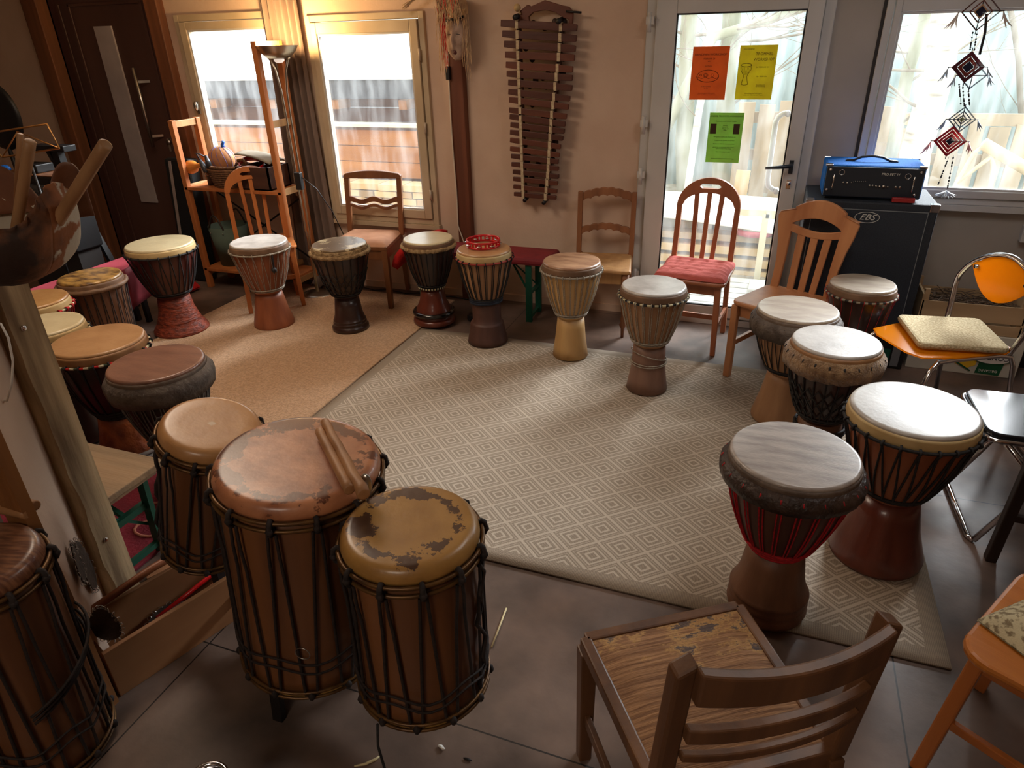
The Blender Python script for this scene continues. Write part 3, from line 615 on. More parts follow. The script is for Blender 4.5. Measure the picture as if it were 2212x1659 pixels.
# stand that carries the three bass drums
st = thing('drum_stand', 'dark low stand under the largest bass drum', 'stand', (-1.09, 1.12, 0))
m_iron = mat('dark_iron', (30, 26, 25), rough=.5, metal=.3)
MB().ring((-.012, .03, .108), .165, .011, 40, 6).build('ring', m_iron, st)
for a in (-1.75, .4, 2.4): MB().beam((.165*cos(a)-.012, .165*sin(a)+.03, .11), (.175*cos(a)-.005, .175*sin(a)+.02, 0), .032, .02).build('leg', m_iron, st)
MB().beam((-.46, .14, .09), (.42, -.05, .09), .03, .03).beam((-.46, .13, .09), (-.46, .13, .27), .03, .03).beam((.41, -.045, .09), (.41, -.045, .215), .03, .03).ring((-.46, .125, .28), .08, .008, 24, 5).ring((.405, -.046, .216), .10, .008, 24, 5).build('cross_bar', m_iron, st)
p = fl(520, 1402, .03)
tag(MB().tube([(-1.36, 1.16, .032), (-1.30, 1.17, .034), (-1.20, 1.2, .032)], [.030, .032, .030], 14).build('wooden_log', w_pale), 'short round piece of pale wood lying behind the largest bass drum', 'log')

# sticks
m_stick = wood('peeled_stick', (178, 130, 86), (150, 104, 66), 'x', .5)
def stick(label, a, b, r0, r1, knots=0, group=None, m=None, seed=1):
    a = Vector(a); b = Vector(b); n_ = 14; pts = []; rs_ = []
    for i in range(n_+1):
        s_ = i/n_; k = knots*noise.noise(Vector((s_*6, seed, 0))); pts.append(a.lerp(b, s_)+Vector((k*.6, k*.4, abs(k)*.2))); rs_.append(r0+(r1-r0)*s_ + abs(knots)*.5*noise.noise(Vector((s_*11, seed, 5))))
    pts = [pts[0].lerp(pts[1], .04)] + pts; rs_ = [rs_[0]*.7] + rs_
    pts.append(pts[-1]+(pts[-1]-pts[-2])*.05); rs_.append(rs_[-1]*.7)
    o = MB().tube(pts, rs_, 12).build('drum_stick', m or m_stick)
    return tag(o, label, 'drum stick', group)
a = fl(690, 932, .826); b = fl(755, 1058, .826)
stick('smooth peeled drum stick, left one on the largest bass drum', a, b, .0125, .0135, 0, 'sticks on the largest bass drum')
a = fl(702, 912, .828); b = fl(785, 1068, .828)
stick('knobbly bark-marked drum stick, right one on the largest bass drum', a, b, .0125, .0155, .006, 'sticks on the largest bass drum', seed=4)
a = fl(-60, 1062, .72); b = fl(78, 1092, .72); c_ = fl(-80, 1080, .72); e = fl(60, 1110, .72)
stick('round drum stick lying on the dark hairy drum, upper of the two', a, b, .013, .013, 0, 'sticks on the bottom left drum')
stick('round drum stick lying on the dark hairy drum, lower of the two', c_, e, .014, .015, 0, 'sticks on the bottom left drum')

# tambourine
tb = thing('tambourine', 'red plastic tambourine lying on the djembe with the dark stepped foot', 'tambourine', (-1.575, 3.69, .622))
m_redp = mat('red_plastic', (206, 22, 30), rough=.3, coat=.3)
for z0 in (0, .030): MB().lathe([(.096, z0), (.102, z0), (.102, z0+.012), (.096, z0+.012)], 36, close=True).build('frame_band', m_redp, tb)
mb = MB()
for i in range(24): a = i*pi/12; mb.beam((.099*cos(a), .099*sin(a), .011), (.099*cos(a), .099*sin(a), .031), .010 if i % 3 else .02, .005)
mb.build('frame_posts', m_redp, tb)
for i in range(8):
    a = i*pi/4+.13; mm = Matrix.Translation((.099*cos(a), .099*sin(a), .021)) @ Matrix.Rotation(a, 4, 'Z')
    MB().lathe([(1e-6, -.004), (.016, -.002), (.017, 0), (.016, .002), (1e-6, .004)], 14, m=mm).build('jingle', m_chrome, tb)

# ================================================================== CHAIRS
c_orange = wood('orange_varnished_pine', (200, 124, 64), (170, 96, 44), 'z', .35, coat=.25); c_redwood = wood('reddish_varnished_beech', (176, 108, 70), (148, 84, 52), 'z', .4, coat=.2)
c_brownw = wood('brown_beech', (138, 88, 52), (108, 66, 38), 'z', .4); c_light = wood('light_oak', (196, 152, 100), (160, 116, 72), 'z', .5)
c_pine = wood('knotty_pine', (200, 140, 94), (170, 108, 68), 'z', .35, scale=10, coat=.2); c_old = wood('old_dark_oak', (124, 84, 52), (84, 54, 34), 'z', .5, coat=.1); c_blackw = wood('black_brown_wood', (60, 42, 32), (40, 28, 22), 'z', .5)
m_pink = mat('pink_cotton', (214, 112, 102), (196, 92, 84), scale=14, stretch=(1, 8, 1), rough=.9, bump=.5, bscale=40)
m_pad = mat('rose_brown_upholstery', (190, 138, 104), (172, 120, 88), scale=10, rough=.8)
m_amber = mat('amber_plastic', (246, 164, 24), (240, 152, 16), rough=.15, coat=.4)
N, L, B = nodes_of(m_amber); tr = N.new('ShaderNodeBsdfTranslucent'); tr.inputs[0].default_value = srgb(255, 186, 40); ad = N.new('ShaderNodeMixShader'); ad.inputs[0].default_value = .6; L.new(B.outputs[0], ad.inputs[1]); L.new(tr.outputs[0], ad.inputs[2]); L.new(ad.outputs[0], N['Material Output'].inputs[0])
m_cush = mat('speckled_beige_cushion', (206, 190, 152), (170, 150, 112), scale=110, rough=.95, bump=.5, bscale=150, detail=2)
m_flower = mat('floral_cushion', (204, 192, 156), (136, 120, 92), scale=75, rough=.9, bump=.2, lo=.48, hi=.6)
G_CH = 'chairs round the drum circle'
def lean(k, z0=.45, y0=0):
    return lambda x, y, z: (x, y + k*max(0, z-z0), z)
def arc(x, wd, z0, z1): return z0 + (z1-z0)*sqrt(max(0, 1-(x/wd)**2))
def seat_board(name, m, t, poly, z0, z1, bev=.008):
    return MB().prism(poly, z0, z1, 'z').build(name, m, t, bevel=bev)
def rounded(w, d, r, y=0, n=5, wf=None):
    wf = w if wf is None else wf; out = []
    for cx, cy, a0, ww in ((w/2-r, y+d/2-r, 0, 1), (-w/2+r, y+d/2-r, 90, 1), (-wf/2+r, y-d/2+r, 180, 1), (wf/2-r, y-d/2+r, 270, 1)):
        for i in range(n): a = radians(a0+90*i/(n-1)); out.append((cx+r*cos(a), cy+r*sin(a)))
    return out
def apron(t, m, w, d, z0=.37, z1=.43, th=.02):
    MB().box(-w/2, w/2, -d/2, -d/2+th, z0, z1).box(-w/2, w/2, d/2-th, d/2, z0, z1).box(-w/2, -w/2+th, -d/2, d/2, z0, z1).box(w/2-th, w/2, -d/2, d/2, z0, z1).build('seat_frame', m, t, bevel=.003)
def arch_chair(label, x, y, rz, m, cushion=None, seatm=None, H=.945, back_k=.16):
    t = thing('arch_back_chair', label, 'chair', (x, y, .016 if x < -2 else 0), rz, G_CH); w = .40; d = .40; f = lean(back_k, .45)
    seat_board('seat', seatm or m, t, rounded(w+.02, d+.02, .04, 0), .43, .452)
    apron(t, m, w-.05, d-.05)
    for sx in (-1, 1): MB().beam((sx*.185, -.185, 0), (sx*.17, -.17, .43), .03, .03, w2=.036, h2=.036).build('leg', m, t, bevel=.004)
    for sx in (-1, 1):
        MB().beam((sx*.18, .20, 0), (sx*.17, .18, .45), .03, .034).build('leg', m, t, bevel=.004)
    zA = H-.17; wA = .165; zT = H
    for sx in (-1, 1): MB().band([sx*(wA+.008)-.016, sx*(wA+.008)+.016], [.43, .43], [zA, zA], .165, .19, f).build('stile', m, t, bevel=.003)
    mb = MB(); W_ = wA+.024; n = 16; xs = [W_*sin(-pi/2+pi*i/n) for i in range(n+1)]
    outer = [arc(x_, W_, zA, zT) for x_ in xs]; wi = W_-.034
    inner = [zA if abs(x_) >= wi else arc(x_, wi, zA, zT-.085) for x_ in xs]
    sw = .062; zs0, zs1 = zT-.062, zT-.036
    L_ = [x_ for x_ in xs if x_ < -sw]; 
    def seg(xa, xb, lo, hi, k=8):
        q = [xa+(xb-xa)*i/k for i in range(k+1)]; mb.band(q, [lo(v) for v in q], [hi(v) for v in q], .162, .190, f)
    io = lambda v: arc(v, W_, zA, zT); ii = lambda v: zA if abs(v) >= wi else arc(v, wi, zA, zT-.085)
    for sg in (-1, 1):
        q = sorted([sg*W_*sin(pi/2*(.22+.78*i/12)) for i in range(13)] + [sg*sw]); q = [v for v in q if abs(v) >= sw-1e-6]
        mb.band(q, [ii(v) for v in q], [io(v) for v in q], .162, .190, f)
    seg(-sw, sw, lambda v: zs1-.010*max(0, (abs(v)-.05)/.012), io); seg(-sw, sw, ii, lambda v: zs0+.010*max(0, (abs(v)-.05)/.012))
    mb.build('arched_top_rail', m, t)
    for xx in (-.075, 0, .075): MB().band([xx*.8-.014, xx*.8+.014], [.445, .445], [zT-.085, zT-.085], .168, .184, lambda a, b, c, xx=xx: f(a+(xx*.25)*(c-.45)/.5, b, c)).build('slat', m, t, bevel=.003)
    MB().beam((-.18, .02, .16), (-.18, .03, .16), .02, .02).beam((-.18, -.18, .17), (-.18, .19, .17), .016, .03).beam((.18, -.18, .17), (.18, .19, .17), .016, .03).beam((-.18, 0, .17), (.18, 0, .17), .016, .03).build('stretcher', m, t)
    if cushion:
        def top(u, v):
            x_ = (u-.5)*.41; y_ = (v-.5)*.38; e = min(u, 1-u, v, 1-v); puff = .034*min(1, e*9)**.5
            dm = 0
            for i in range(1, 5):
                for j in range(1, 4): dm += .012*math.exp(-((u-i/5)**2+(v-j/4)**2)*900)
            return (x_*(1+.02*sin(v*9)), y_*(1+.02*sin(u*11)), .456+puff-dm+.003*sin(v*40))
        mb = MB().grid(top, 40, 36); mb.grid(lambda u, v: ((u-.5)*.41*(1+.02*sin(v*9)), (v-.5)*.38*(1+.02*sin(u*11)), .4545), 12, 12)
        mb.build('seat_cushion', cushion, t)
    return t
arch_chair('orange varnished arch-back chair in front of the pine shelf', -3.37, 3.87, radians(43), c_orange)
arch_chair('reddish arch-back chair with a pink tufted cushion in front of the glass door', -.355, 4.07, radians(-5), c_redwood, m_pink, H=.955)

# padded chair at window
t = thing('padded_chair', 'brown chair with a padded rose-brown seat in front of the second window', 'chair', (-2.67, 4.13, .016), radians(10), G_CH)
f = lean(.16, .46)
def padfn(u, v):
    e = min(u, 1-u, v, 1-v); return ((u-.5)*(.44-.05*v), (v-.5)*.40, .455+.035*min(1, e*6)**.5)
MB().grid(padfn, 20, 20).build('seat_pad', m_pad, t)
seat_board('seat_board', c_brownw, t, [(-.22, -.2), (.22, -.2), (.20, .2), (-.20, .2)], .425, .457); apron(t, c_brownw, .40, .38, .36, .43)
for sx in (-1, 1):
    MB().beam((sx*.195, -.175, 0), (sx*.195, -.175, .43), .034, .034, w2=.044, h2=.044).build('leg', c_brownw, t, bevel=.003)
    MB().beam((sx*.19, .23, 0), (sx*.185, .185, .46), .03, .034).build('leg', c_brownw, t, bevel=.003)
    MB().band([sx*.20-.019, sx*.20+.019], [.44, .44], [.86, .86], .17, .20, f).build('stile', c_brownw, t, bevel=.005)
xs = [-.22+.44*i/20 for i in range(21)]
MB().band(xs, [.835+.0*x_ for x_ in xs], [.868+.022*cos(x_*pi/.44) - (.012 if abs(x_) > .215 else 0) for x_ in xs], .166, .196, f).build('top_rail', c_brownw, t, bevel=.004)
xs = [-.185+.37*i/24 for i in range(25)]; wv_ = lambda x_: .012*cos(x_*4*pi/.37)
MB().band(xs, [.665+wv_(x_)*.8 for x_ in xs], [.70+wv_(x_) for x_ in xs], .174, .19, f).build('wavy_slat', c_brownw, t, bevel=.003)
MB().band(xs, [.628+wv_(x_) for x_ in xs], [.650+wv_(x_)*.9 for x_ in xs], .174, .19, f).build('wavy_slat', c_brownw, t, bevel=.003)

# ladder back chair
t = thing('ladder_back_chair', 'ladder-back chair with a light seat and turned front legs, left of the glass door', 'chair', (-.945, 4.13, 0), radians(7), G_CH)
f = lean(.10, .45); cb = wood('ladder_brown', (158, 104, 66), (124, 78, 48), 'z', .5)
seat_board('seat', c_light, t, [(-.20, -.2), (.20, -.2), (.175, .18), (-.175, .18)], .425, .45, .01); apron(t, c_light, .33, .32, .35, .425)
for sx in (-1, 1):
    MB().lathe([(.010, 0), (.012, .06), (.024, .085), (.014, .105), (.022, .125), (.013, .14), (.016, .2), (.020, .28), (.022, .31), (.017, .325), (.024, .34), (.024, .43)], 14, m=Matrix.Translation((sx*.165, -.165, 0))).build('leg', cb, t)
    MB().beam((sx*.165, .20, 0), (sx*.165, .17, .45), .032, .034).build('leg', cb, t, bevel=.003)
    MB().band([sx*.172-.016, sx*.172+.016], [.43, .43], [.84, .84], .155, .187, f).build('stile', cb, t, bevel=.004)
def ladder(z0, z1, hh):
    xs = [-.158+.316*i/24 for i in range(25)]
    lo = [z0 + (z1-z0)*cos(x_*pi/.33) + .010*abs(sin(x_*3*pi/.158)) for x_ in xs]; hi = [z0+hh*.75+(z1-z0)*cos(x_*pi/.36)+.006*abs(sin(x_*3*pi/.158)) for x_ in xs]
    MB().band(xs, lo, hi, .162, .180, f).build('curved_slat', cb, t, bevel=.003)
ladder(.775, .815, .065); ladder(.565, .60, .055)
MB().beam((-.165, -.16, .16), (-.165, .19, .16), .018, .022).beam((.165, -.16, .16), (.165, .19, .16), .018, .022).build('stretcher', cb, t)

# pine slatted chair, facing left
t = thing('slatted_pine_chair', 'knotty pine chair with a broad curved slatted back, beside the loudspeaker cabinet', 'chair', (.155, 3.665, .012), radians(-27), G_CH)
f = lambda x, y, z: (x, y + .20*max(0, z-.45) - .22*x*x*2, z)
seat_board('seat', c_pine, t, rounded(.38, .39, .05, 0, wf=.41), .425, .452, .01); apron(t, c_pine, .34, .33, .36, .425)
for sx in (-1, 1):
    MB().beam((sx*.18, -.17, 0), (sx*.18, -.17, .425), .036, .036).build('leg', c_pine, t, bevel=.005)
    MB().beam((sx*.17, .22, 0), (sx*.165, .18, .45), .034, .036).build('leg', c_pine, t, bevel=.005)
    zs = [.44, .51, .60, .69, .77, .83, .87]; wo = [.170, .168, .172, .185, .205, .215, .205]; wi_ = [.128, .125, .125, .128, .13, .13, .13]
    mb = MB(); vs = []
    for z_, a_, b_ in zip(zs, wi_, wo):
        for xx, yy in ((a_, .165), (b_, .165), (b_, .187), (a_, .187)): vs.append(f(sx*xx, yy, z_ - (.02 if (xx == b_ and z_ == .87) else 0)))
    n = len(zs); fs = [(0, 1, 2, 3), tuple(4*(n-1)+j for j in (3, 2, 1, 0))]
    for i in range(n-1):
        for j in range(4): fs.append((4*i+j, 4*i+(j+1) % 4, 4*(i+1)+(j+1) % 4, 4*(i+1)+j))
    mb.add(vs, fs); mb.build('stile', c_pine, t, bevel=.005)
xs = [-.135+.27*i/14 for i in range(15)]
MB().band(xs, [.823-.04*(x_/.135)**2+.01 for x_ in xs], [.925-.045*(x_/.135)**2 for x_ in xs], .165, .187, f).build('top_rail', c_pine, t, bevel=.004)
MB().band(xs, [.733+.02*(x_/.135)**2 for x_ in xs], [.768+.026*(x_/.135)**2 for x_ in xs], .167, .185, f).build('lower_rail', c_pine, t, bevel=.004)
for xx in (-.078, 0, .078): MB().band([xx-.022, xx+.022], [.44, .44], [.745, .745], .170, .183, lambda a, b, c: f(a*(.80+.4*(c-.45)), b, c)).build('slat', c_pine, t, bevel=.003)
MB().beam((-.18, -.16, .20), (-.17, .2, .20), .018, .03).beam((.18, -.16, .20), (.17, .2, .20), .018, .03).build('stretcher', c_pine, t)

# chrome chair with amber plastic
t = thing('chrome_tube_chair', 'chrome tube chair with an amber plastic back and seat and a speckled beige cushion', 'chair', (.845, 3.337, .012), radians(-61), G_CH)
f_ = lambda x, y, z: (x, y, z)
pl = [(-.17, -.24), (-.10, -.27), (.10, -.27), (.17, -.24), (.20, -.1), (.20, .14), (.16, .2), (-.16, .2), (-.20, .14), (-.20, -.1)]
seat_board('seat', m_amber, t, pl, .448, .456, .003)
mb = MB()
for sx in (-1, 1):
    mb.tube([(sx*.215, -.30, .0), (sx*.205, -.22, .40), (sx*.195, -.18, .438), (sx*.19, -.10, .44), (sx*.19, .12, .44), (sx*.195, .17, .43), (sx*.20, .19, .39), (sx*.225, .25, 0)], .011, 8)
mb.build('leg_frame', m_chrome, t)
pts = [(-.19, .16, .44), (-.215, .18, .55), (-.23, .19, .63), (-.222, .195, .68), (-.175, .20, .745), (-.09, .205, .80), (0, .21, .82), (.09, .205, .80), (.175, .20, .745), (.222, .195, .68), (.23, .19, .63), (.215, .18, .55), (.19, .16, .44)]
def smooth_pts(p, k=5):
    p = [Vector(q) for q in p]; out = []
    for i in range(len(p)-1):
        a, b, c, d = p[max(i-1, 0)], p[i], p[i+1], p[min(i+2, len(p)-1)]
        for j in range(k):
            u = j/k; out.append(.5*((2*b) + (c-a)*u + (2*a-5*b+4*c-d)*u*u + (3*b-a-3*c+d)*u**3))
    return out + [p[-1]]
MB().tube(smooth_pts(pts), .012, 10).build('back_frame', m_chrome, t)
xs = [-.18+.36*i/20 for i in range(21)]
MB().band(xs, [.615+.13*(x_/.18)**2 for x_ in xs], [.74+.07*cos(x_*pi/.38) for x_ in xs], -.003, .003, lambda x, y, z: (x, .188+y+.10*(z-.63), z)).build('backrest', m_amber, t)
for sx in (-1, 1): MB().cyl((sx*.14, .18, .735), (sx*.14, .215, .735), .009).build('bolt', m_chrome, t)
q = MB().prism(rounded(.36, .36, .03), 0, .03, 'z', Matrix.Translation((.0, .02, .462)) @ Matrix.Rotation(-.37, 4, 'Z')).build('seat_cushion', m_cush, t, bevel=.012)

# black folding chair
t = thing('folding_chair', 'black folding chair with chrome tube legs at the right edge', 'chair', (1.055, 2.66, 0), radians(-88), G_CH)
m_blackseat = mat('black_vinyl', (26, 30, 36), rough=.25, coat=.3)
seat_board('seat', m_blackseat, t, rounded(.36, .40, .05, -.02), .44, .462, .006)
mb = MB(); mb.tube([(x_, y_, .436) for x_, y_ in rounded(.37, .41, .05, -.02)], .010, 7, closed=True); mb.build('seat_rim', m_chrome, t)
for sx in (-1, 1):
    MB().tube([(sx*.20, -.16, .0+.012), (sx*.20, -.05, .25), (sx*.20, .20, .80)], .011, 8).build('leg', m_chrome, t)
    MB().tube([(sx*.185, .22, .012), (sx*.185, 0, .26), (sx*.185, -.16, .43)], .011, 8).build('leg', m_chrome, t)
MB().tube([(-.20, -.16, .012), (-.18, -.175, .012), (.18, -.175, .012), (.20, -.16, .012)], .011, 8).build('foot_tube', m_chrome, t); MB().tube([(-.185, .22, .012), (.185, .22, .012)], .011, 8).build('foot_tube', m_chrome, t)
MB().box(-.19, .19, .185, .205, .64, .82).build('backrest', m_blackseat, t, bevel=.006)

# dark wooden chair whose leg shows at the right edge
t = thing('dark_wooden_chair', 'dark brown wooden chair mostly cut off by the right edge, beside the folding chair', 'chair', (1.13, 2.18, 0), radians(-90), G_CH)
seat_board('seat', c_blackw, t, rounded(.42, .42, .03), .43, .455)
for sx in (-1, 1):
    for sy in (-1, 1): MB().beam((sx*.19, sy*.19, 0), (sx*.18, sy*.18, .44), .036, .036).build('leg', c_blackw, t, bevel=.004)
    MB().beam((sx*.18, .2, .44), (sx*.18, .27, .88), .034, .03).build('stile', c_blackw, t, bevel=.004)
    MB().beam((sx*.185, -.18, .20), (sx*.185, .18, .20), .02, .025).build('stretcher', c_blackw, t)
MB().beam((-.18, .262, .82), (.18, .262, .82), .02, .09).build('top_rail', c_blackw, t, bevel=.004)

# orange chair bottom right with floral cushion
t = thing('rounded_seat_chair', 'orange wooden chair with a rounded seat and floral cushion in the bottom right corner', 'chair', (.845, 1.47, 0), radians(-122), G_CH)
pl = rounded(.40, .42, .07, 0, 6, wf=.44)
seat_board('seat', wood('orange_seat_wood', (206, 128, 52), (180, 104, 36), 'y', .3, coat=.3), t, pl, .425, .452, .010)
apron(t, c_orange, .34, .34, .375, .425)
for sx in (-1, 1):
    MB().beam((sx*.195, -.195, 0), (sx*.165, -.165, .425), .034, .034).build('leg', c_orange, t, bevel=.005)
    MB().beam((sx*.195, .20, 0), (sx*.165, .17, .43), .034, .034).build('leg', c_orange, t, bevel=.005)
    MB().beam((sx*.18, -.17, .19), (sx*.18, .18, .19), .018, .026).build('stretcher', c_orange, t, bevel=.003)
    MB().beam((sx*.165, .18, .43), (sx*.17, .25, .90), .034, .03).build('stile', c_orange, t, bevel=.005)
MB().beam((-.17, .245, .86), (.17, .245, .86), .025, .08).build('top_rail', c_orange, t, bevel=.005)
def cu(u, v):
    e = min(u, 1-u, v, 1-v); return ((u-.5)*.36, (v-.5)*.36, .46+.05*min(1, e*5)**.6)
mm_ = Matrix.Translation((-.025, .013, 0)) @ Matrix.Rotation(-.28, 4, 'Z')
MB().grid(cu, 24, 24, m=mm_).grid(lambda u, v: ((u-.5)*.36, (v-.5)*.36, .456), 4, 4, m=mm_).build('seat_cushion', m_flower, t)

# worn chair in the foreground
t = thing('worn_wooden_chair', 'old dark oak chair with a torn woven seat, seen from behind in the foreground', 'chair', (.010, 1.097, 0), radians(-146.5), G_CH)
m_torn = mat('worn_woven_seat', (172, 128, 88), (120, 82, 52), scale=46, stretch=(.12, 3, 1), rough=.75, bump=.5, bscale=60, bstretch=(.3, 4, 1)); N, L, B = nodes_of(m_torn)
tc = N.new('ShaderNodeTexCoord'); n1 = N.new('ShaderNodeTexNoise'); mp = N.new('ShaderNodeMapping'); mp.inputs['Scale'].default_value = (9, 14, 1); mp.inputs['Location'].default_value = (3.3, 1.2, 0); L.new(tc.outputs['Object'], mp.inputs[0]); L.new(mp.outputs[0], n1.inputs[0]); n1.inputs['Scale'].default_value = 1; n1.inputs['Detail'].default_value = 8; n1.inputs['Roughness'].default_value = .72
sy_ = N.new('ShaderNodeSeparateXYZ'); L.new(tc.outputs['Object'], sy_.inputs[0])
mr = N.new('ShaderNodeMapRange'); mr.inputs[1].default_value = -.20; mr.inputs[2].default_value = .0; mr.inputs[3].default_value = .13; mr.inputs[4].default_value = 0; L.new(sy_.outputs['Y'], mr.inputs[0])
ad = N.new('ShaderNodeMath'); ad.operation = 'ADD'; L.new(n1.outputs[0], ad.inputs[0]); L.new(mr.outputs[0], ad.inputs[1])
rr = N.new('ShaderNodeValToRGB'); rr.color_ramp.elements[0].position = .66; rr.color_ramp.elements[1].position = .70; rr.color_ramp.elements[0].color = (0, 0, 0, 1); L.new(ad.outputs[0], rr.inputs[0])
r2 = N.new('ShaderNodeValToRGB'); r2.color_ramp.elements[0].position = .60; r2.color_ramp.elements[1].position = .66; L.new(ad.outputs[0], r2.inputs[0])
m1_ = N.new('ShaderNodeMix'); m1_.data_type = 'RGBA'; L.new(r2.outputs[0], m1_.inputs[0]); L.new(B.inputs['Base Color'].links[0].from_socket, m1_.inputs[6]); m1_.inputs[7].default_value = srgb(190, 148, 92)
m2_ = N.new('ShaderNodeMix'); m2_.data_type = 'RGBA'; L.new(rr.outputs[0], m2_.inputs[0]); L.new(m1_.outputs[2], m2_.inputs[6]); m2_.inputs[7].default_value = srgb(92, 78, 74); L.new(m2_.outputs[2], B.inputs['Base Color'])
MB().grid(lambda u, v: ((u-.5)*(.385-.03*v), (v-.5)*.37, .446+.010*min(1, min(u, 1-u, v, 1-v)*7)), 24, 24).build('woven_seat', m_torn, t)
mb = MB(); mb.beam((-.205, -.20, .43), (.205, -.20, .43), .028, .04).beam((-.195, .195, .43), (.195, .195, .43), .028, .05).beam((-.205, -.20, .43), (-.19, .20, .43), .028, .04).beam((.205, -.20, .43), (.19, .20, .43), .028, .04); mb.build('seat_frame', c_old, t, bevel=.005)
for sx in (-1, 1):
    MB().beam((sx*.20, -.195, 0), (sx*.20, -.195, .41), .034, .034, w2=.042, h2=.042).build('leg', c_old, t, bevel=.004)
    MB().beam((sx*.195, .235, 0), (sx*.19, .20, .43), .034, .036).build('leg', c_old, t, bevel=.004)
    MB().beam((sx*.20, -.18, .17), (sx*.195, .21, .17), .016, .035).build('stretcher', c_old, t, bevel=.003)
f = lambda x, y, z: (x*.98, y+.09*max(0, z-.45) - .9*x*x + .012, z)
ff = lambda x, y, z: (x*(1-.03*(z-.43)), y+.09*max(0, z-.45) - .022, z)
for sx in (-1, 1): MB().band([sx*.195-.019, sx*.195+.019], [.43, .43], [.85, .83] if sx > 0 else [.83, .85], .196, .232, ff).build('stile', c_old, t, bevel=.006)
xs = [-.182+.364*i/14 for i in range(15)]
MB().band(xs, [.765]*15, [.85-.012*cos(x_*pi/.4) for x_ in xs], .222, .246, f).build('top_rail', c_old, t, bevel=.005)
MB().band(xs, [.66+.006*cos(x_*pi/.2) for x_ in xs], [.70+.006*cos(x_*pi/.2) for x_ in xs], .224, .244, f).build('back_slat', c_old, t, bevel=.004)
MB().band(xs, [.60+.005*cos(x_*pi/.2) for x_ in xs], [.622+.005*cos(x_*pi/.2) for x_ in xs], .226, .242, f).build('back_slat', c_old, t, bevel=.004)

# ================================================================== BENCHES
m_redcloth = mat('maroon_bench_cover', (136, 34, 44), (112, 26, 36), scale=7, rough=.7, bump=.2, bscale=12); m_bred = mat('bright_red_fleece', (206, 30, 28), (180, 22, 24), scale=10, rough=.9, bump=.4, bscale=50)
m_toplitred = mat('toplit_crimson_cloth', (186, 72, 88), (160, 54, 70), scale=5, rough=.8, bump=.25, bscale=9); m_green = mat('dark_green_steel', (22, 84, 66), rough=.45, metal=.2)
t = thing('covered_bench', 'folding bench with a maroon cover under the balafon, behind the tambourine drum', 'bench', (-1.80, 4.17, 0), 0, 'folding benches')
MB().box(-.50, .53, -.13, .13, .40, .455).build('bench_cover', m_redcloth, t, bevel=.02)
for x_ in (.38, -.42):
    for y_ in (-.10, .10): MB().box(x_-.02, x_+.02, y_-.012, y_+.012, 0, .40).build('leg', m_green, t)
    for a_, b_, q_ in (((x_, -.10, .03), (x_, .10, .03), .02), ((x_, -.10, .2), (x_, .10, .2), .02), ((x_, -.09, .2), (x_-.16*(1 if x_ > 0 else -1), 0, .39), .010), ((x_, .09, .2), (x_-.16*(1 if x_ > 0 else -1), 0, .39), .010)): MB().beam(a_, b_, q_, q_).build('leg_brace', m_green, t)
mb = MB(); mb.grid(lambda u, v: (-2.42+.30*u+.012*sin(v*6), 4.05+.28*v-.03*sin(u*pi), .30+.20*sin(u*pi/2)**.6*(1-.15*abs(v-.5))+.02*sin(v*5+u*4)), 16, 12)
tag(mb.build('red_cushion', m_bred, solid=.05), 'bright red fleece cushion sagging over the left end of the maroon bench', 'cushion')
t = thing('draped_bench', 'long bench draped in crimson cloth along the left side', 'bench', (0, 0, 0), 0, 'folding benches')
mb = MB(); mb.prism([(-4.16, 1.2), (-3.90, 1.2), (-3.90, 3.10), (-3.99, 3.36), (-4.16, 3.40)], .40, .45, 'z'); mb.build('cloth_top', m_toplitred, t, bevel=.012)  # cloth top coloured pinker as lit from above, drape as its darker side
mb = MB(); mb.grid(lambda u, v: (-3.90+.012*sin(u*30)+.03*v, 1.2+1.9*u, .445-.26*v), 40, 6); mb.grid(lambda u, v: (-3.895-.09*u, 3.10+.26*u+.01*sin(v*4), .445-.26*v), 8, 6); mb.build('cloth_drape', m_redcloth, t, solid=.006)
for y_ in (1.4, 3.30):
    for x_ in (-4.12, -4.02): MB().box(x_-.015, x_+.015, y_-.015, y_+.015, 0, .40).build('leg', m_black, t)
mb = MB(); mb.grid(lambda u, v: (-4.36+.20*u, 3.80+.16*v, .03+.12*sin(pi*u)**.5*sin(pi*v)**.5), 12, 12); mb.grid(lambda u, v: (-4.36+.20*u, 3.80+.16*v, .02), 2, 2)
tag(mb.build('red_floor_cushion', m_bred), 'bright red cushion on the floor behind the drum with the carved red foot', 'cushion')
t = thing('weathered_bench', 'weathered wooden folding bench with green steel legs behind the timber post', 'bench', (0, 0, .0145), 0, 'folding benches')
m_weath = mat('weathered_bench_wood', (168, 138, 104), (120, 104, 82), scale=10, stretch=(.08, 1, 1), rough=.75, bump=.5, bscale=40, bstretch=(.1, 1, 1))
MB().box(-3.2, -1.90, 1.205, 1.455, .395, .42).build('plank_top', m_weath, t, bevel=.004); MB().box(-3.1, -1.93, 1.225, 1.435, .365, .395).build('under_plank', m_weath, t, bevel=.003)
for x_ in (-2.02, -3.0):
    for y_ in (1.25, 1.42): MB().beam((x_, y_, 0), (x_+.02, y_, .37), .035, .02).build('leg', m_green, t)
    for a_, b_, q_ in (((x_, 1.25, .22), (x_, 1.42, .22), .025), ((x_, 1.25, .04), (x_, 1.42, .04), .02), ((x_, 1.33, .22), (x_-.30, 1.33, .36), .016), ((x_, 1.25, .28), (x_-.02, 1.42, .12), .011)): MB().beam(a_, b_, q_, q_).build('leg_brace', m_green, t)

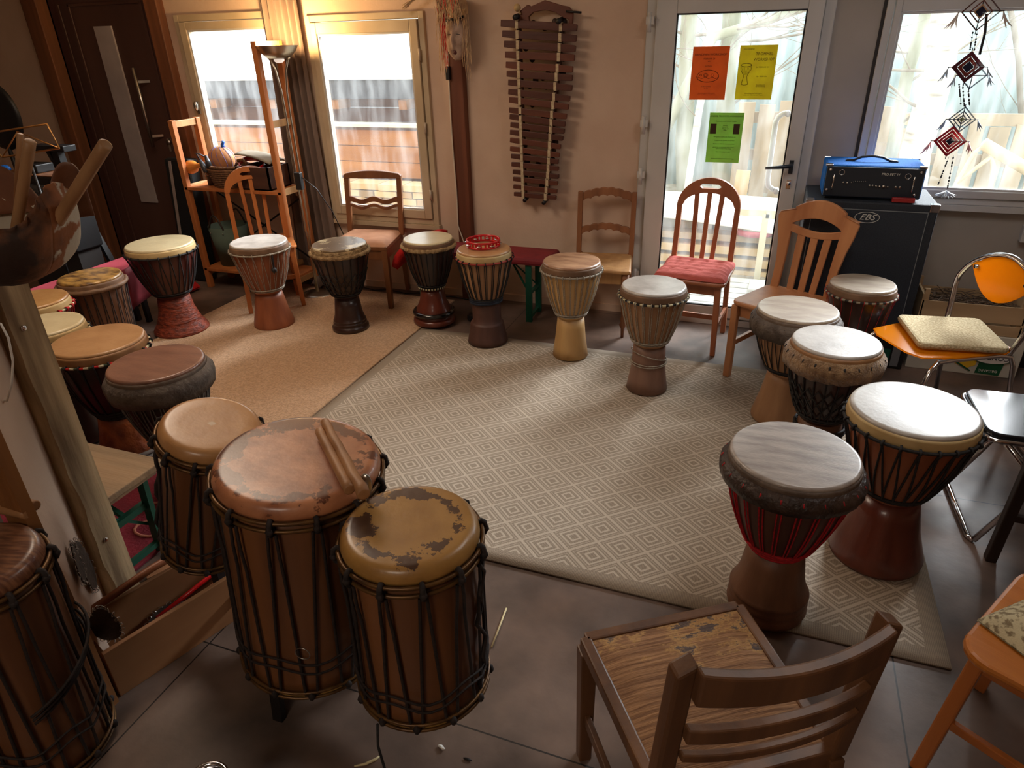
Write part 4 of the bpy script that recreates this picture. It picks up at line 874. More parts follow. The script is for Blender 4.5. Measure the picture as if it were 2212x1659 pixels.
# ================================================================== LEFT FOREGROUND: POST, PARTITION, CRATE
m_weather = mat('weathered_post_timber', (222, 194, 150), (128, 104, 76), scale=16, stretch=(1, 1, .10), rough=.8, bump=.6, bscale=26, bstretch=(1, 1, .08), detail=6)
m_bark = mat('reddish_bark_edge', (128, 76, 40), (82, 46, 26), scale=10, stretch=(1, 1, .2), rough=.7, bump=.5, bscale=20)
t = bpy.data.objects.new('trim_7', None); COL.objects.link(t); struct(t, 'weathered square timber post with brown waney edge in the left foreground')
def wany(z): return .02*noise.noise(Vector((z*3.2, 7, 0)))+.012*noise.noise(Vector((z*9, 2, 0)))
mb = MB(); nz_ = 60; vs = []
for i in range(nz_+1):
    z_ = 2.62*i/nz_; q = wany(z_); vs += [(-1.85, 1.185, z_), (-1.985, 1.185, z_), (-1.90+q*1.5, 1.09, z_), (-1.85, 1.10+q, z_)]
fs = []
for i in range(nz_): fs += [(4*i, 4*i+3, 4*i+7, 4*i+4), (4*i+3, 4*i+2, 4*i+6, 4*i+7)]
mb.add(vs, fs, False); mb.build('weathered_face', m_weather, t)
mb = MB(); fs = []
for i in range(nz_): fs += [(4*i+2, 4*i+1, 4*i+5, 4*i+6), (4*i+1, 4*i, 4*i+4, 4*i+5)]
mb.add([(v[0]-.001, v[1], v[2]) if k % 4 != 1 else v for k, v in enumerate(vs)], fs, False); mb.build('waney_edge', m_bark, t)
for px, py in ((72, 712), (236, 1168)):
    p = at(px, py, 1.13); MB().ball((-1.848, 1.13, p.z), (.004, .009, .009), 10, 6).build('screw_head', m_chrome, t)
mb = MB(); mb.beam((-1.97, 1.15, 1.31), (-1.705, .865, 1.31), .03, 2.62, up=(0, 0, 1)); struct(mb.build('wall_partition', m_wall))
t_ = MB().beam((-1.662, .842, 0), (-1.662, .842, 1.02), .075, .03).build('wooden_plank', wood('yellow_brown_plank', (150, 98, 52), (122, 76, 38), 'z', .55)); t_.rotation_euler = (0, 0, 0)
tag(t_, 'upright yellow-brown plank at the end of the partition beside the crate', 'plank')
struct(MB().beam((-1.86, .88, 1.31), (-2.9, .82, 1.31), .03, 2.62).build('wall_partition', m_wallgrey))
pts = [at(px, py, .98) for px, py in ((-40, 690), (2, 700), (18, 730), (28, 780), (25, 830), (15, 866), (2, 868), (-20, 868))]
tag(MB().tube(pts, .0028, 6).build('white_wire', m_white), 'thin white wire looping off the timber post at the left edge', 'wire')
# crate with instruments
t = thing('wooden_crate', 'long low plywood crate holding beaters and rattles, on the floor beside the plank', 'crate', (-1.637, .872, 0), math.atan2(.39, .135))
m_ply = mat('plywood', (150, 104, 66), (132, 88, 54), scale=8, stretch=(.3, 1, 1), rough=.6); 
for nm, bx in (('front_board', (.0, .62, -.004, .012, 0, .18)), ('rear_board', (0, .62, .19, .205, 0, .18)), ('end_board', (0, .014, .012, .19, 0, .15)), ('end_board', (.606, .62, .012, .19, 0, .18)), ('base_board', (.014, .606, .012, .19, .0, .012))):
    MB().box(*bx).build(nm, m_ply, t, bevel=.002)
T_ = t.matrix_basis.copy() if False else (Matrix.Translation((-1.637, .872, 0)) @ Matrix.Rotation(math.atan2(.39, .135), 4, 'Z'))
def cr(x, y, z): return T_ @ Vector((x, y, z))
m_dowel = wood('brown_dowel', (142, 80, 44), (112, 60, 32), 'x', .45)
tag(MB().tube([cr(-.02, .17, .20), cr(.25, .212, .205), cr(.60, .225, .20)], .013, 10).build('wooden_dowel', m_dowel), 'brown round dowel lying along the back rim of the crate', 'dowel')
tag(MB().tube([cr(.10, .10, .05), cr(.55, .12, .10)], .011, 10).build('wooden_beater', m_dowel), 'brown wooden beater lying inside the crate', 'stick')
tag(MB().tube([cr(.20, .15, .06), cr(.56, .16, .12)], .008, 8).build('red_stick', m_redp), 'red stick lying inside the crate behind the beater', 'stick')
tag(MB().tube([cr(.40, .05, .08), cr(.47, .07, .14)], .010, 8).build('red_tube', m_redp), 'short red tube standing in the crate', 'tube')
m_leaf = mat('dark_leather', (64, 52, 46), (42, 34, 30), scale=16, rough=.55, bump=.3)
def rattle(label, loc, rot, w_, h_, m=m_leaf):
    t = thing('sheet_rattle', label, 'rattle', loc, 0, 'ring-edged sheet rattles'); t.rotation_euler = rot
    pl = [(w_/2*cos(a)*(1-.25*sin(a)), h_/2*sin(a)) for a in [i*pi/10 for i in range(20)]]
    MB().prism(pl, -.002, .002, 'y').build('plate', m, t)
    mb = MB()
    for i, (x_, z_) in enumerate(pl):
        mm = Matrix.Translation((x_*1.04, 0, z_*1.04)) @ Matrix.Rotation(i*.7, 4, 'Z') @ Matrix.Rotation(pi/2, 4, 'X'); mb.ring((0, 0, 0), .0075, .0011, 10, 4, m=mm)
    mb.build('wire_rings', m_steel, t); return t
rattle('grey ring-edged sheet rattle leaning on the partition beside the post, the right one', (-1.822, 1.03, .33), (0, .1, -.82), .085, .20)
rattle('grey ring-edged sheet rattle leaning on the partition, the small left one by the plank', (-1.775, .985, .39), (0, -.1, -.82), .05, .14)
rattle('dark ring-edged sheet rattle hanging over the near end of the crate', tuple(cr(.05, .09, .20)), (.2, .2, .5), .085, .17)
rattle('dark ring-edged sheet rattle lying flat inside the crate', tuple(cr(.24, .10, .07)), (pi/2-.1, 0, .35+pi/2), .13, .17)
rattle('white ring-edged sheet rattle at the near corner of the crate', tuple(cr(-.01, .155, .20)), (.9, .3, .3), .07, .11, mat('white_hide', (206, 200, 190), (160, 150, 138), scale=12, rough=.7))
mb = MB()
for i in range(8): p = cr(.23+.012*i, .05+.01*(i % 3), .068); mb.box(p.x-.010, p.x+.006, p.y-.004, p.y+.004, p.z-.001, p.z+.002)
tag(mb.build('red_lettering_patch', m_bred), 'flat scrap with small red blocks on the rattle in the crate', 'scrap')
# offcuts behind the crate
m_off = wood('offcut_wood', (162, 112, 74), (134, 88, 56), 'x', .6)
for i, (a, b, ww, hh, lb) in enumerate((((-1.95, 1.28, .012), (-1.74, 1.66, .012), .03, .02, 'narrow wooden offcut on the floor against the red rug'), ((-1.88, 1.30, .015), (-1.66, 1.60, .015), .07, .025, 'wide reddish board on the floor behind the crate'), ((-1.80, 1.28, .014), (-1.60, 1.5, .014), .04, .022, 'pale board on the floor nearest behind the crate'))):
    tag(MB().beam(a, b, ww, hh).build('wooden_board', m_off), lb, 'board', 'offcuts behind the crate')

# hide basket with sticks, hung on the post
t = thing('hide_basket', 'large basket of brown and white cow hide with a frilled rim, on the timber post', 'basket', (-1.47, .93, 1.31))
m_hide = mat('brown_white_hide', (150, 92, 52), (54, 36, 27), scale=7, rough=.75, bump=.5, bscale=30, lo=.45, hi=.6, detail=7); N, L, B = nodes_of(m_hide)
tc = N.new('ShaderNodeTexCoord'); n1 = N.new('ShaderNodeTexNoise'); mp = N.new('ShaderNodeMapping'); mp.inputs['Scale'].default_value = (5, 12, 12); mp.inputs['Rotation'].default_value = (0, .6, 0); L.new(tc.outputs['Object'], mp.inputs[0]); L.new(mp.outputs[0], n1.inputs[0]); n1.inputs['Scale'].default_value = 1.2; n1.inputs['Detail'].default_value = 7
sp = N.new('ShaderNodeSeparateXYZ'); L.new(tc.outputs['Object'], sp.inputs[0]); mr = N.new('ShaderNodeMapRange'); mr.inputs[1].default_value = -.06; mr.inputs[2].default_value = .09; mr.inputs[3].default_value = -.20; mr.inputs[4].default_value = .24; L.new(sp.outputs['Y'], mr.inputs[0])
ad = N.new('ShaderNodeMath'); ad.operation = 'ADD'; L.new(n1.outputs[0], ad.inputs[0]); L.new(mr.outputs[0], ad.inputs[1]); rr = N.new('ShaderNodeValToRGB'); rr.color_ramp.elements[0].position = .56; rr.color_ramp.elements[1].position = .60; L.new(ad.outputs[0], rr.inputs[0])
mx = N.new('ShaderNodeMix'); mx.data_type = 'RGBA'; L.new(rr.outputs[0], mx.inputs[0]); L.new(B.inputs['Base Color'].links[0].from_socket, mx.inputs[6]); mx.inputs[7].default_value = srgb(206, 196, 176); L.new(mx.outputs[2], B.inputs['Base Color'])
def hb(u, v):
    a = 2*pi*u; top = .155+.028*sin(a*2+1.0)+.018*sin(a*5+.5)+.02*max(0, sin(a))
    z_ = top*v; r_ = .150*(1-(1-v)**2.6)**.55+.001 + .006*noise.noise(Vector((cos(a)*2, sin(a)*2, v*3)))
    if v > .88: r_ += .006*sin(a*34)*(v-.88)/.12 - .006
    return (r_*cos(a), r_*sin(a)*.92, z_)
MB().grid(hb, 120, 22).build('hide_bowl', m_hide, t, solid=.004)
m_hidein = mat('inner_hide_flap', (126, 78, 48), (92, 54, 34), scale=8, rough=.75, bump=.3)
def flap(u, v, a0=0, r0=.125, hh=.13, ww=.16): 
    a = a0+(u-.5)*1.1; h_ = hh*(1-abs(2*u-1)**2.6)
    return ((r0+.05*v)*cos(a), (r0+.05*v)*sin(a)*.92, .12+h_*v)
MB().grid(lambda u, v: flap(u, v, 1.35, .128, .10), 22, 8).build('hide_flap', m_hidein, t, solid=.004)
MB().grid(lambda u, v: flap(u, v, 2.5, .128, .10), 22, 8).build('hide_flap', m_hidein, t, solid=.004)
MB().beam((-.10, .08, .06), (-.385, .165, .06), .03, .02).build('bracket', m_bark, t)
def bstick(label, p0, p1, r): stick(label, p0, p1, r, r*.97, 0, 'thick sticks in the hide basket', m=MATS.get('basket_stick') or wood('basket_stick', (182, 140, 98), (156, 112, 74), 'z', .5))
for lab, (bx, by), (tx, ty, tz), r in (('thick peeled stick in the hide basket, the one slanting right', (-1.43, .95), (-1.155, .95), 0, .018),
        ('thick peeled stick in the hide basket, upright beside the thinner one', (-1.47, .90), (0, 0), 0, .019), ('slimmer stick in the hide basket, left of the upright thick one', (-1.50, .92), (0, 0), 0, .015),
        ('stick in the hide basket leaning out past the left edge', (-1.53, .90), (0, 0), 0, .020)) if False else (): pass
P1 = at(228, 312, .95); bstick('thick peeled stick in the hide basket, the one slanting right', Vector((-1.425, .955, 1.37)), P1, .0125)
P1 = at(65, 306, .93); bstick('thick upright peeled stick in the hide basket', Vector((-1.475, .925, 1.35)), P1, .0105)
P1 = at(44, 290, .99); bstick('slim peeled stick in the hide basket just left of the upright one', Vector((-1.50, .955, 1.36)), P1, .0065)
P1 = at(-30, 330, .90); bstick('stick in the hide basket leaning out past the left edge', Vector((-1.51, .90, 1.36)), P1, .011)
# chrome rim at the bottom edge
tag(MB().ring((*fl(445, 1690, .25)[:2], .25), .045, .006, 36, 8).lathe([(.035, .0), (.043, .245), (.040, .25), (.030, .02), (1e-6, .01)], 30, m=Matrix.Translation((*fl(445, 1690, .25)[:2], 0))).build('metal_beaker', m_chrome), 'chrome-rimmed metal beaker just inside the bottom edge', 'beaker')
# small things on the floor
a = fl(1062, 1398, .004); b = fl(1094, 1314, .004); tag(MB().cyl(a, b, .003).build('wood_splinter', m_light_ := mat('splinter', (222, 206, 160), rough=.7)), 'long pale splinter on the floor right of the bass drums', 'splinter')
tag(MB().tube([fl(x, y, .004) for x, y in ((765, 1655), (790, 1650), (812, 1640), (822, 1632))], [.002, .004, .004, .002], 6).build('wood_shaving', m_light_), 'pale curled shaving on the floor near the bottom edge', 'shaving')
p = fl(952, 1612, .004); tag(MB().ball(p, (.010, .005, .003), 8, 4).ball(p+Vector((.008, -.004, .001)), (.008, .004, .003), 8, 4).build('paper_scrap', m_white), 'small white scrap on the floor near the bottom edge', 'scrap')
p = fl(1010, 1640, .003); tag(MB().ball(p, (.014, .004, .002), 8, 4).build('dark_scrap', m_iron), 'small dark scrap on the floor near the bottom edge', 'scrap')
p = fl(1690, 768, .002)

# ================================================================== WALL: BALAFON AND MASK
t = thing('balafon', 'wooden balafon with a tapering row of dark bars hanging on the wall', 'xylophone', (0, 0, 0))
m_key = [wood('rosewood_key_dark', (92, 48, 34), (66, 34, 26), 'x', .5), wood('rosewood_key_red', (112, 60, 40), (86, 44, 30), 'x', .5)]
LY = [180, 262, 342, 425, 503, 572, 640, 712, 775, 855, 905, 968, 1027, 1088, 1155, 1212, 1276, 1334, 1390, 1450, 1508]
LX = [877, 889, 903, 911, 917, 923, 935, 936, 942, 942, 946, 952, 949, 949, 949, 956, 960, 970, 972, 975, 979]
RY = [217, 299, 379, 450, 540, 606, 684, 768, 832, 906, 966, 1021, 1076, 1142, 1206, 1258, 1312, 1374, 1426, 1488, 1538]
RX = [1470, 1466, 1458, 1451, 1437, 1435, 1431, 1414, 1405, 1389, 1378, 1372, 1360, 1342, 1332, 1325, 1326, 1328, 1320, 1314, 1308]
k_ = 3.6065; YB = W-.075
bl = lambda x, y: at(840+x/k_, y/k_, YB)
for i in range(21):
    a = bl(LX[i], LY[i]); b = bl(RX[i], RY[i]); hh = .053-.0008*i
    mid = (a+b)/2; d_ = (b-a); n_ = 10; pts = [a+d_*j/n_ for j in range(n_+1)]
    x = d_.normalized(); up = Vector((0, 0, 1)); up = (up-x*up.dot(x)).normalized(); vs = []
    for j, p in enumerate(pts):
        q = 1-.15*abs(2*j/n_-1)**4
        for cy, cz in ((-.014, -.5), (-.014, .5), (.006, .42), (.006, -.42)): vs.append(p + Vector((0, cy - .003*(abs(cz) > .45), 0)) + up*(cz*hh*.84*q))
    fs = [(0, 1, 2, 3), tuple(4*n_+c for c in (3, 2, 1, 0))] + [(4*j+c, 4*(j+1)+c, 4*(j+1)+(c+1) % 4, 4*j+(c+1) % 4) for j in range(n_) for c in range(4)]
    MB().add(vs, fs).build('wooden_bar', m_key[(i*7 % 5) % 2], t, bevel=.003)
m_bind = mat('cream_binding_cord', (206, 188, 156), (180, 160, 128), scale=60, rough=.9)
for (xa, ya), (xb, yb) in (((1001, 150), (1052, 1540)), ((1345, 175), (1216, 1570))):
    mb = MB()
    for i in range(21):
        s_ = ((LY[i]+RY[i])/2 - ya)/(yb-ya); p = bl(xa+(xb-xa)*s_ + (6*sin(s_*9) if xa > 1200 else 0), (LY[i]+(RY[i]-LY[i])*((xa+(xb-xa)*s_)-LX[i])/(RX[i]-LX[i])))
        mb.box(p.x-.009, p.x+.009, p.y-.0195, p.y+.008, p.z-.024, p.z+.024)
    mb.build('cord_binding', m_bind, t)
    MB().beam(bl(xa, ya)+Vector((0, .03, 0)), bl(xb, yb)+Vector((0, .03, 0)), .025, .02).build('side_rail', m_key[0], t)
oz = bl(1030, 160)
def bw(x, y): p = bl(x, y); return (p.x, p.z)
MB().prism([bw(*q) for q in ((985, 150), (1010, 90), (1075, 35), (1100, 50), (1210, 0), (1340, 40), (1395, 50), (1430, 90), (1425, 190), (1405, 190), (1395, 150), (1360, 140), (1290, 95), (1210, 78), (1120, 95), (1085, 130), (1090, 165), (1010, 165))], YB+.01, YB+.035, 'y').build('arched_end_board', m_key[1], t, bevel=.003)
mb = MB()
for x_, y_ in ((1000, 130), (1335, 160)): p = bl(x_, y_); mb.cyl(p+Vector((0, -.04, -.004)), p+Vector((0, .03, .004)), .016, n=14)
mb.build('frame_end_peg', m_black, t)
mb = MB()
for x_, y_ in ((1068, 1550), (1215, 1570)): p = bl(x_, y_); mb.cyl(p+Vector((0, -.03, -.004)), p+Vector((0, .03, .004)), .013, n=12)
mb.build('frame_end_peg', m_black, t)
p = bl(1000, 60); q = bl(1025, 110); MB().ball(p, .022).tube([p, q], .006, 6).build('mallet_head', mat('cream_rubber', (196, 168, 120), rough=.7), t)
p = bl(1380, 88); q = bl(1500, 98); MB().cyl(p, q, .006).build('wall_peg', m_black, t)
mb = MB()
rg = random.Random(5)
for i in range(34):
    s_ = rg.random(); y_ = 170+1370*s_; x_ = 1030+rg.random()*(1400-1030-150*s_); p = bl(x_, y_); mb.ball(p+Vector((0, .035, 0)), (.020, .018, .024), 8, 5)
mb.build('gourd_resonators', mat('dark_gourd', (58, 38, 28), rough=.6), t)

t = thing('face_mask', 'pale carved mask with closed eyes, raffia hair and red strands above the timber post', 'mask', (0, 0, 0))
c0 = at(987, 84, W-.13)
def face(u, v):
    a = -pi/2*1.25+pi*1.25*u; z_ = (v-.5)*2; w_ = .070*(1-max(0, -z_)**2.2*.45-max(0, z_)**3*.5)*sqrt(max(0, 1-abs(z_)**3.5*.9))
    x_ = w_*sin(a); y_ = -.055*cos(a)*sqrt(max(0.05, 1-z_*z_*.8))
    nose = math.exp(-(x_/.010)**2)*math.exp(-((z_+.05)/.30)**2)*.020; sock = -(math.exp(-((abs(x_)-.028)/.016)**2)*math.exp(-((z_-.22)/.13)**2))*.012
    mth = -math.exp(-(x_/.014)**2-((z_+.62)/.12)**2)*.014
    return (c0.x+x_, c0.y+y_-nose-sock-mth, c0.z+z_*.118)
MB().grid(face, 40, 40).build('carved_face', mat('chalky_grey_wood', (186, 160, 142), (146, 120, 104), scale=12, rough=.8, bump=.3), t, solid=.006)
MB().ball((c0.x, c0.y-.040, c0.z-.073), (.014, .010, .014), 12, 6).build('mouth', mat('dark_red_mouth', (70, 16, 20), rough=.6), t)
mb = MB()
for sx in (-1, 1): mb.tube([(c0.x+sx*.028+dx, c0.y-.046+.002*abs(dx)*100*.3, c0.z+.026-.25*(dx*sx)**2*20+dx*.12*sx*-1) for dx in (-.014, -.007, 0, .007, .014)], .0018, 5)
mb.build('eye_slit', m_black, t)
m_raffia = mat('raffia_strands', (208, 178, 138), (176, 138, 104), scale=40, rough=.8); m_redst = mat('coral_strands', (224, 76, 60), (200, 52, 44), scale=40, rough=.8)
def strands(nm, m, n, x0, x1, z0, ln, r, spread, seed, yb=-.065):
    rg = random.Random(seed); mb = MB()
    for i in range(n):
        x_ = x0+(x1-x0)*rg.random(); l_ = ln*(.6+.6*rg.random()); a_ = (rg.random()-.5)*spread; y_ = c0.y+yb-.02*rg.random()
        mb.tube([(c0.x+x_+a_*q*q+.006*sin(q*6+i), y_-.012*sin(q*2), c0.z+z0-l_*q) for q in (0, .25, .5, .75, 1)], r, 3, caps=False)
    mb.build(nm, m, t)
strands('raffia_hair', m_raffia, 90, -.085, .07, .26, .17, .0016, .05, 1); strands('raffia_hair', m_raffia, 16, -.10, -.05, .18, .34, .0013, .05, 2); strands('raffia_hair', m_raffia, 14, .05, .10, .16, .34, .0013, .06, 3, -.02)
strands('red_strands', m_redst, 22, -.062, -.035, .14, .26, .0016, .02, 4); strands('red_strands', m_redst, 20, -.075, .06, .26, .12, .0015, .04, 6)
MB().tube([(c0.x-.07, c0.y-.03, c0.z+.10), (c0.x, c0.y-.068, c0.z+.105), (c0.x+.07, c0.y-.03, c0.z+.12)], .008, 6).build('headband', m_iron, t)
MB().ball((c0.x, c0.y+.03, c0.z+.17), (.07, .06, .07), 14, 8).build('hair_cap', m_raffia, t)
mb = MB(); p = at(872, 0, W-.1)
rg = random.Random(9)
for i in range(40): mb.tube([at(925+rg.random()*12, -30, W-.1), at(895+rg.random()*14, -12+rg.random()*6, W-.1), at(868+rg.random()*14, 10+rg.random()*12, W-.1)], .0014, 3, caps=False)
tag(mb.build('raffia_tuft', m_raffia), 'tuft of raffia sticking out above the second window, left of the mask', 'tuft')

# ================================================================== CURTAIN, LAMP, SHELF
m_curt = mat('taupe_curtain', (128, 108, 96), (112, 94, 84), scale=2, stretch=(1, 1, .3), rough=.9, sheen=.2)
def curt(u, v):
    z_ = 2.40-2.36*v; wd = .30*(1-.0*v)+.12*v*v; xc = -3.295
    ph = 6*2*pi*u; return (xc+(u-.5)*wd+.004*sin(v*4+u*9), W-.055+.026*sin(ph+.5*sin(v*3))*(.75+.25*sin(u*11)), z_)
MB_c = MB().grid(curt, 150, 30)
t = thing('curtain', 'long taupe curtain gathered between the two windows behind the floor lamp', 'curtain', (0, 0, 0)); MB_c.build('curtain_cloth', m_curt, t, solid=.003)
MB().cyl((-4.3, W-.05, 2.43), (-2.2, W-.05, 2.43), .012).build('curtain_rod', m_steel, t)
lb = Vector((-3.165, 4.12, 0)); ltz = 1.735
t = thing('floor_lamp', 'tall brushed-metal uplighter floor lamp with twin curved stems before the curtain', 'lamp', lb)
m_nickel = mat('satin_nickel', (178, 166, 148), rough=.3, metal=1)
MB().lathe([(1e-6, .03), (.03, .03), (.08, .024), (.12, .016), (.125, .010), (.125, 0)], 40).build('base', m_nickel, t)
mb = MB()
for sx in (-1, 1): mb.tube([(sx*.006, 0, .02), (sx*.006, 0, .45), (sx*.016, 0, .50), (sx*.018, 0, 1.30), (sx*.022, 0, 1.45), (sx*.042, 0, 1.58), (sx*.070, 0, 1.64), (sx*.085, 0, 1.655)], .0065, 8)
mb.build('stem', m_nickel, t)
MB().lathe([(.03, 1.645), (.075, 1.655), (.115, 1.69), (.137, 1.725), (.139, 1.727), (.133, 1.726), (.11, 1.695), (.07, 1.665), (.03, 1.655)], 44, close=True).build('bowl', m_nickel, t)
MB().lathe([(.035, 1.652), (.033, 1.635), (.02, 1.625), (1e-6, 1.622)], 24).build('frosted_glass', mat('frosted_glass', (255, 246, 236), rough=.4, emit=((255, 240, 225), .5)), t)
MB().cyl((-.05, 0, 1.70), (.05, 0, 1.70), .007).build('bulb', mat('halogen_bulb', (255, 220, 160), emit=((255, 196, 110), 30)), t)
MB().box(-.02, .03, -.025, .01, .80, .92).build('dimmer_box', m_black, t, bevel=.004)
MB().tube([(.02, -.01, .90), (.10, .05, .80), (.16, .12, .62), (.20, .18, .40), (.22, .2, .05)], .0035, 5).build('power_cord', m_black, t)
la = lamp('POINT', 'uplighter_light', (lb.x, lb.y, ltz+.03), 26, (1, .62, .26), shadow_soft_size=.05); la.parent = None

t = thing('pine_shelf', 'pine shelf frame with one high side standing under the first window', 'shelf', (0, 0, 0))
c_sh = wood('shelf_pine', (196, 122, 68), (166, 94, 48), 'z', .5)
XL, XR_ = -4.14, -3.28
for x_, y_, h_ in ((XL, 4.05, 1.26), (XL, 4.29, 1.26), (XR_, 4.05, 1.755), (XR_, 4.29, 1.755)): MB().box(x_-.02, x_+.02, y_-.02, y_+.02, 0, h_).build('upright', c_sh, t, bevel=.003)
for x_, zz in ((XL, (.10, .76, 1.21)), (XR_, (.10, .76, 1.22, 1.71))):
    for z_ in zz: MB().box(x_-.012, x_+.012, 4.07, 4.27, z_, z_+.045).build('side_rail', c_light, t, bevel=.002)
for z_ in (.14, .77): MB().box(XL-.01, XR_+.01, 4.03, 4.31, z_, z_+.022).build('shelf_board', c_sh, t, bevel=.002)
MB().beam((XL, 4.30, .20), (XR_, 4.30, .72), .006, .012).beam((XL, 4.31, .72), (XR_, 4.31, .20), .006, .012).build('cross_brace', m_iron, t)
ZS = .792
def onS(px, py, Y): p = at(px, py, Y); return Vector((p.x, Y, ZS))
t = thing('wicker_basket', 'oval wicker basket of instruments on the pine shelf', 'basket', (-3.80, 4.17, ZS))
m_wick = mat('wicker', (132, 92, 60), (92, 60, 38), scale=50, rough=.85, bump=1, bscale=70)
mb = MB()
for q in range(9): mb.ring((0, 0, .008+.015*q), .115+.006*q*.6, .009, 40, 5, sx=1.25)
mb.build('woven_side', m_wick, t)
MB().tube([(.15, .0, .13), (.17, -.02, .17), (.16, -.04, .20), (.12, -.05, .19)], .012, 6).ring((0, 0, .145), .125, .012, 40, 6, sx=1.25).build('rim', m_wick, t)
p = at(480, 343, 4.22)
t = thing('gourd_rattle', 'round gourd rattle with blue-striped netting on top of the basket', 'rattle', (p.x, 4.22, p.z))
MB().ball((0, 0, 0), (.098, .09, .092), 28, 16).build('gourd', mat('pale_gourd', (204, 148, 100), (180, 122, 86), scale=5, rough=.4), t)
mb = MB()
for i in range(12): a0 = i*pi/6; mb.tube([(.1*sin(b_)*cos(a0+b_*.25), .092*sin(b_)*sin(a0+b_*.25), .094*cos(b_)) for b_ in [j*pi/10 for j in range(1, 10)]], .0014, 4)
mb.build('blue_netting', mat('blue_thread', (92, 104, 176), rough=.7), t)
MB().ball((.03, -.0, .095), (.014, .014, .02), 8, 5).cyl((.02, 0, .08), (.045, 0, .125), .006, .012).build('blue_knot', mat('blue_cloth', (40, 96, 190), rough=.6), t)
p = at(455, 365, 4.15)
t = thing('beaded_gourd', 'small brown gourd shaker with a white bead net, left of the striped gourd', 'shaker', (p.x, 4.15, p.z))
MB().ball((0, 0, 0), (.062, .055, .058), 20, 12).build('gourd', mat('brown_gourd', (128, 74, 48), (98, 54, 36), scale=5, rough=.45), t)
mb = MB()
for i in range(9):
    for j in range(1, 7): a = i*2*pi/9+j*.35; b_ = j*pi/7; mb.ball((.064*sin(b_)*cos(a), .057*sin(b_)*sin(a), .06*cos(b_)), .006, 6, 4)
mb.build('bead_net', mat('white_beads', (214, 206, 196), rough=.4), t)
p = at(418, 360, 4.12)
tag(MB().lathe([(1e-6, -.10), (.012, -.098), (.016, -.06), (.022, -.035), (.045, -.005), (.050, .03), (.040, .06), (.02, .078), (1e-6, .082)], 20, m=Matrix.Translation((p.x, 4.12, p.z)) @ Matrix.Rotation(radians(-100), 4, 'Y')).build('calabash', mat('amber_gourd', (206, 128, 54), (180, 104, 40), scale=5, rough=.35)), 'amber bottle gourd lying at the left end of the pine shelf beside the basket', 'gourd')
def bells(label, px, py, Y, rr):
    p = at(px, py, Y); mm = Matrix.Translation((p.x, Y, p.z)) @ Matrix.Rotation(rr, 4, 'Y')
    o = MB().lathe([(.026, 0), (.022, .05), (.012, .095), (1e-6, .098)], 14, m=mm).lathe([(.022, 0), (.018, .04), (.010, .08), (1e-6, .082)], 14, m=mm @ Matrix.Translation((.05, 0, .02)) @ Matrix.Rotation(.3, 4, 'Y')).tube([mm @ Vector(q) for q in ((0, 0, .09), (.005, 0, .15), (.03, 0, .13), (.055, 0, .10))], .005, 6).build('double_bell', mat('grey_iron_bell', (92, 96, 104), rough=.4, metal=.7))
    return tag(o, label, 'bell')
bells('grey iron double bell sticking out of the front of the wicker basket', 448, 372, 4.08, -.5)
tag(MB().lathe([(.040, 0), (.042, .13), (.036, .13), (.035, .01), (1e-6, .008)], 24, m=Matrix.Translation((-3.985, 4.16, ZS))).build('dark_pot', m_leaf), 'dark leather cup on the pine shelf left of the wicker basket', 'cup')
t = thing('instrument_box', 'brown wooden box of small instruments at the right end of the pine shelf', 'box', (-3.51, 4.17, ZS))
mb = MB().box(-.14, .14, -.12, -.108, 0, .16).box(-.14, .14, .108, .12, 0, .16).box(-.14, -.128, -.12, .12, 0, .16).box(.128, .14, -.12, .12, 0, .16).box(-.14, .14, -.12, .12, 0, .01); mb.build('box_sides', wood('dark_box_wood', (88, 56, 40), (66, 40, 30), 'x', .6), t)
p = at(548, 357, 4.22)
tb2 = thing('tambourine', 'red crescent tambourine lying in the box on the pine shelf', 'tambourine', (p.x, 4.20, p.z-.005)); tb2.rotation_euler = (.25, .25, 0)
MB().lathe([(.085, 0), (.092, 0), (.092, .035), (.085, .035)], 32, close=True).build('frame_band', m_redp, tb2)
mb = MB()
for a in (.5, 1.6, 2.8, 4.0, 5.1): mb.lathe([(1e-6, -.004), (.016, 0), (1e-6, .004)], 12, m=Matrix.Translation((.088*cos(a), .088*sin(a), .018)) @ Matrix.Rotation(a, 4, 'Z'))
mb.build('jingles', m_chrome, tb2)
p = at(560, 340, 4.28)
tag(MB().grid(lambda u, v: (p.x-.12+.30*u, 4.16+.18*v, p.z+.035-.06*u*u+.012*sin(pi*v)), 14, 8).build('curled_sheet', mat('grey_felt', (150, 138, 120), (128, 116, 100), scale=8, rough=.9), solid=.008), 'curled grey felt sheet lying across the box on the pine shelf', 'sheet')
tag(MB().ball((-3.62, 4.11, ZS+.035), (.05, .03, .035), 16, 8).build('wooden_maraca', m_green), 'dark green shaker on the pine shelf in front of the box', 'shaker')
p = at(470, 560, 4.20)
t = thing('felt_bin', 'grey-green felt bin with two loop handles on the lower board of the pine shelf', 'bin', (-3.99, 4.215, .163))
m_felt = mat('grey_green_felt', (94, 110, 96), (80, 94, 82), scale=6, rough=.9)
MB().lathe([(1e-6, .004), (.105, .004), (.11, 0), (.150, .31), (.146, .31), (.107, .01), (1e-6, .01)], 36).build('bin_body', m_felt, t)
for y_ in (-.13, .12): MB().tube([(-.07+.02*0+.14*i/8-.0, y_, .30+.11*sin(pi*i/8)) for i in range(9)], .007, 6).build('loop_handle', m_leaf, t)
mb = MB()
for x_, y_, z_ in ((-.06, -.135, .27), (.06, -.135, .27)): mb.ball((x_, y_, z_), .007, 6, 4)
mb.build('rivet', m_steel, t)
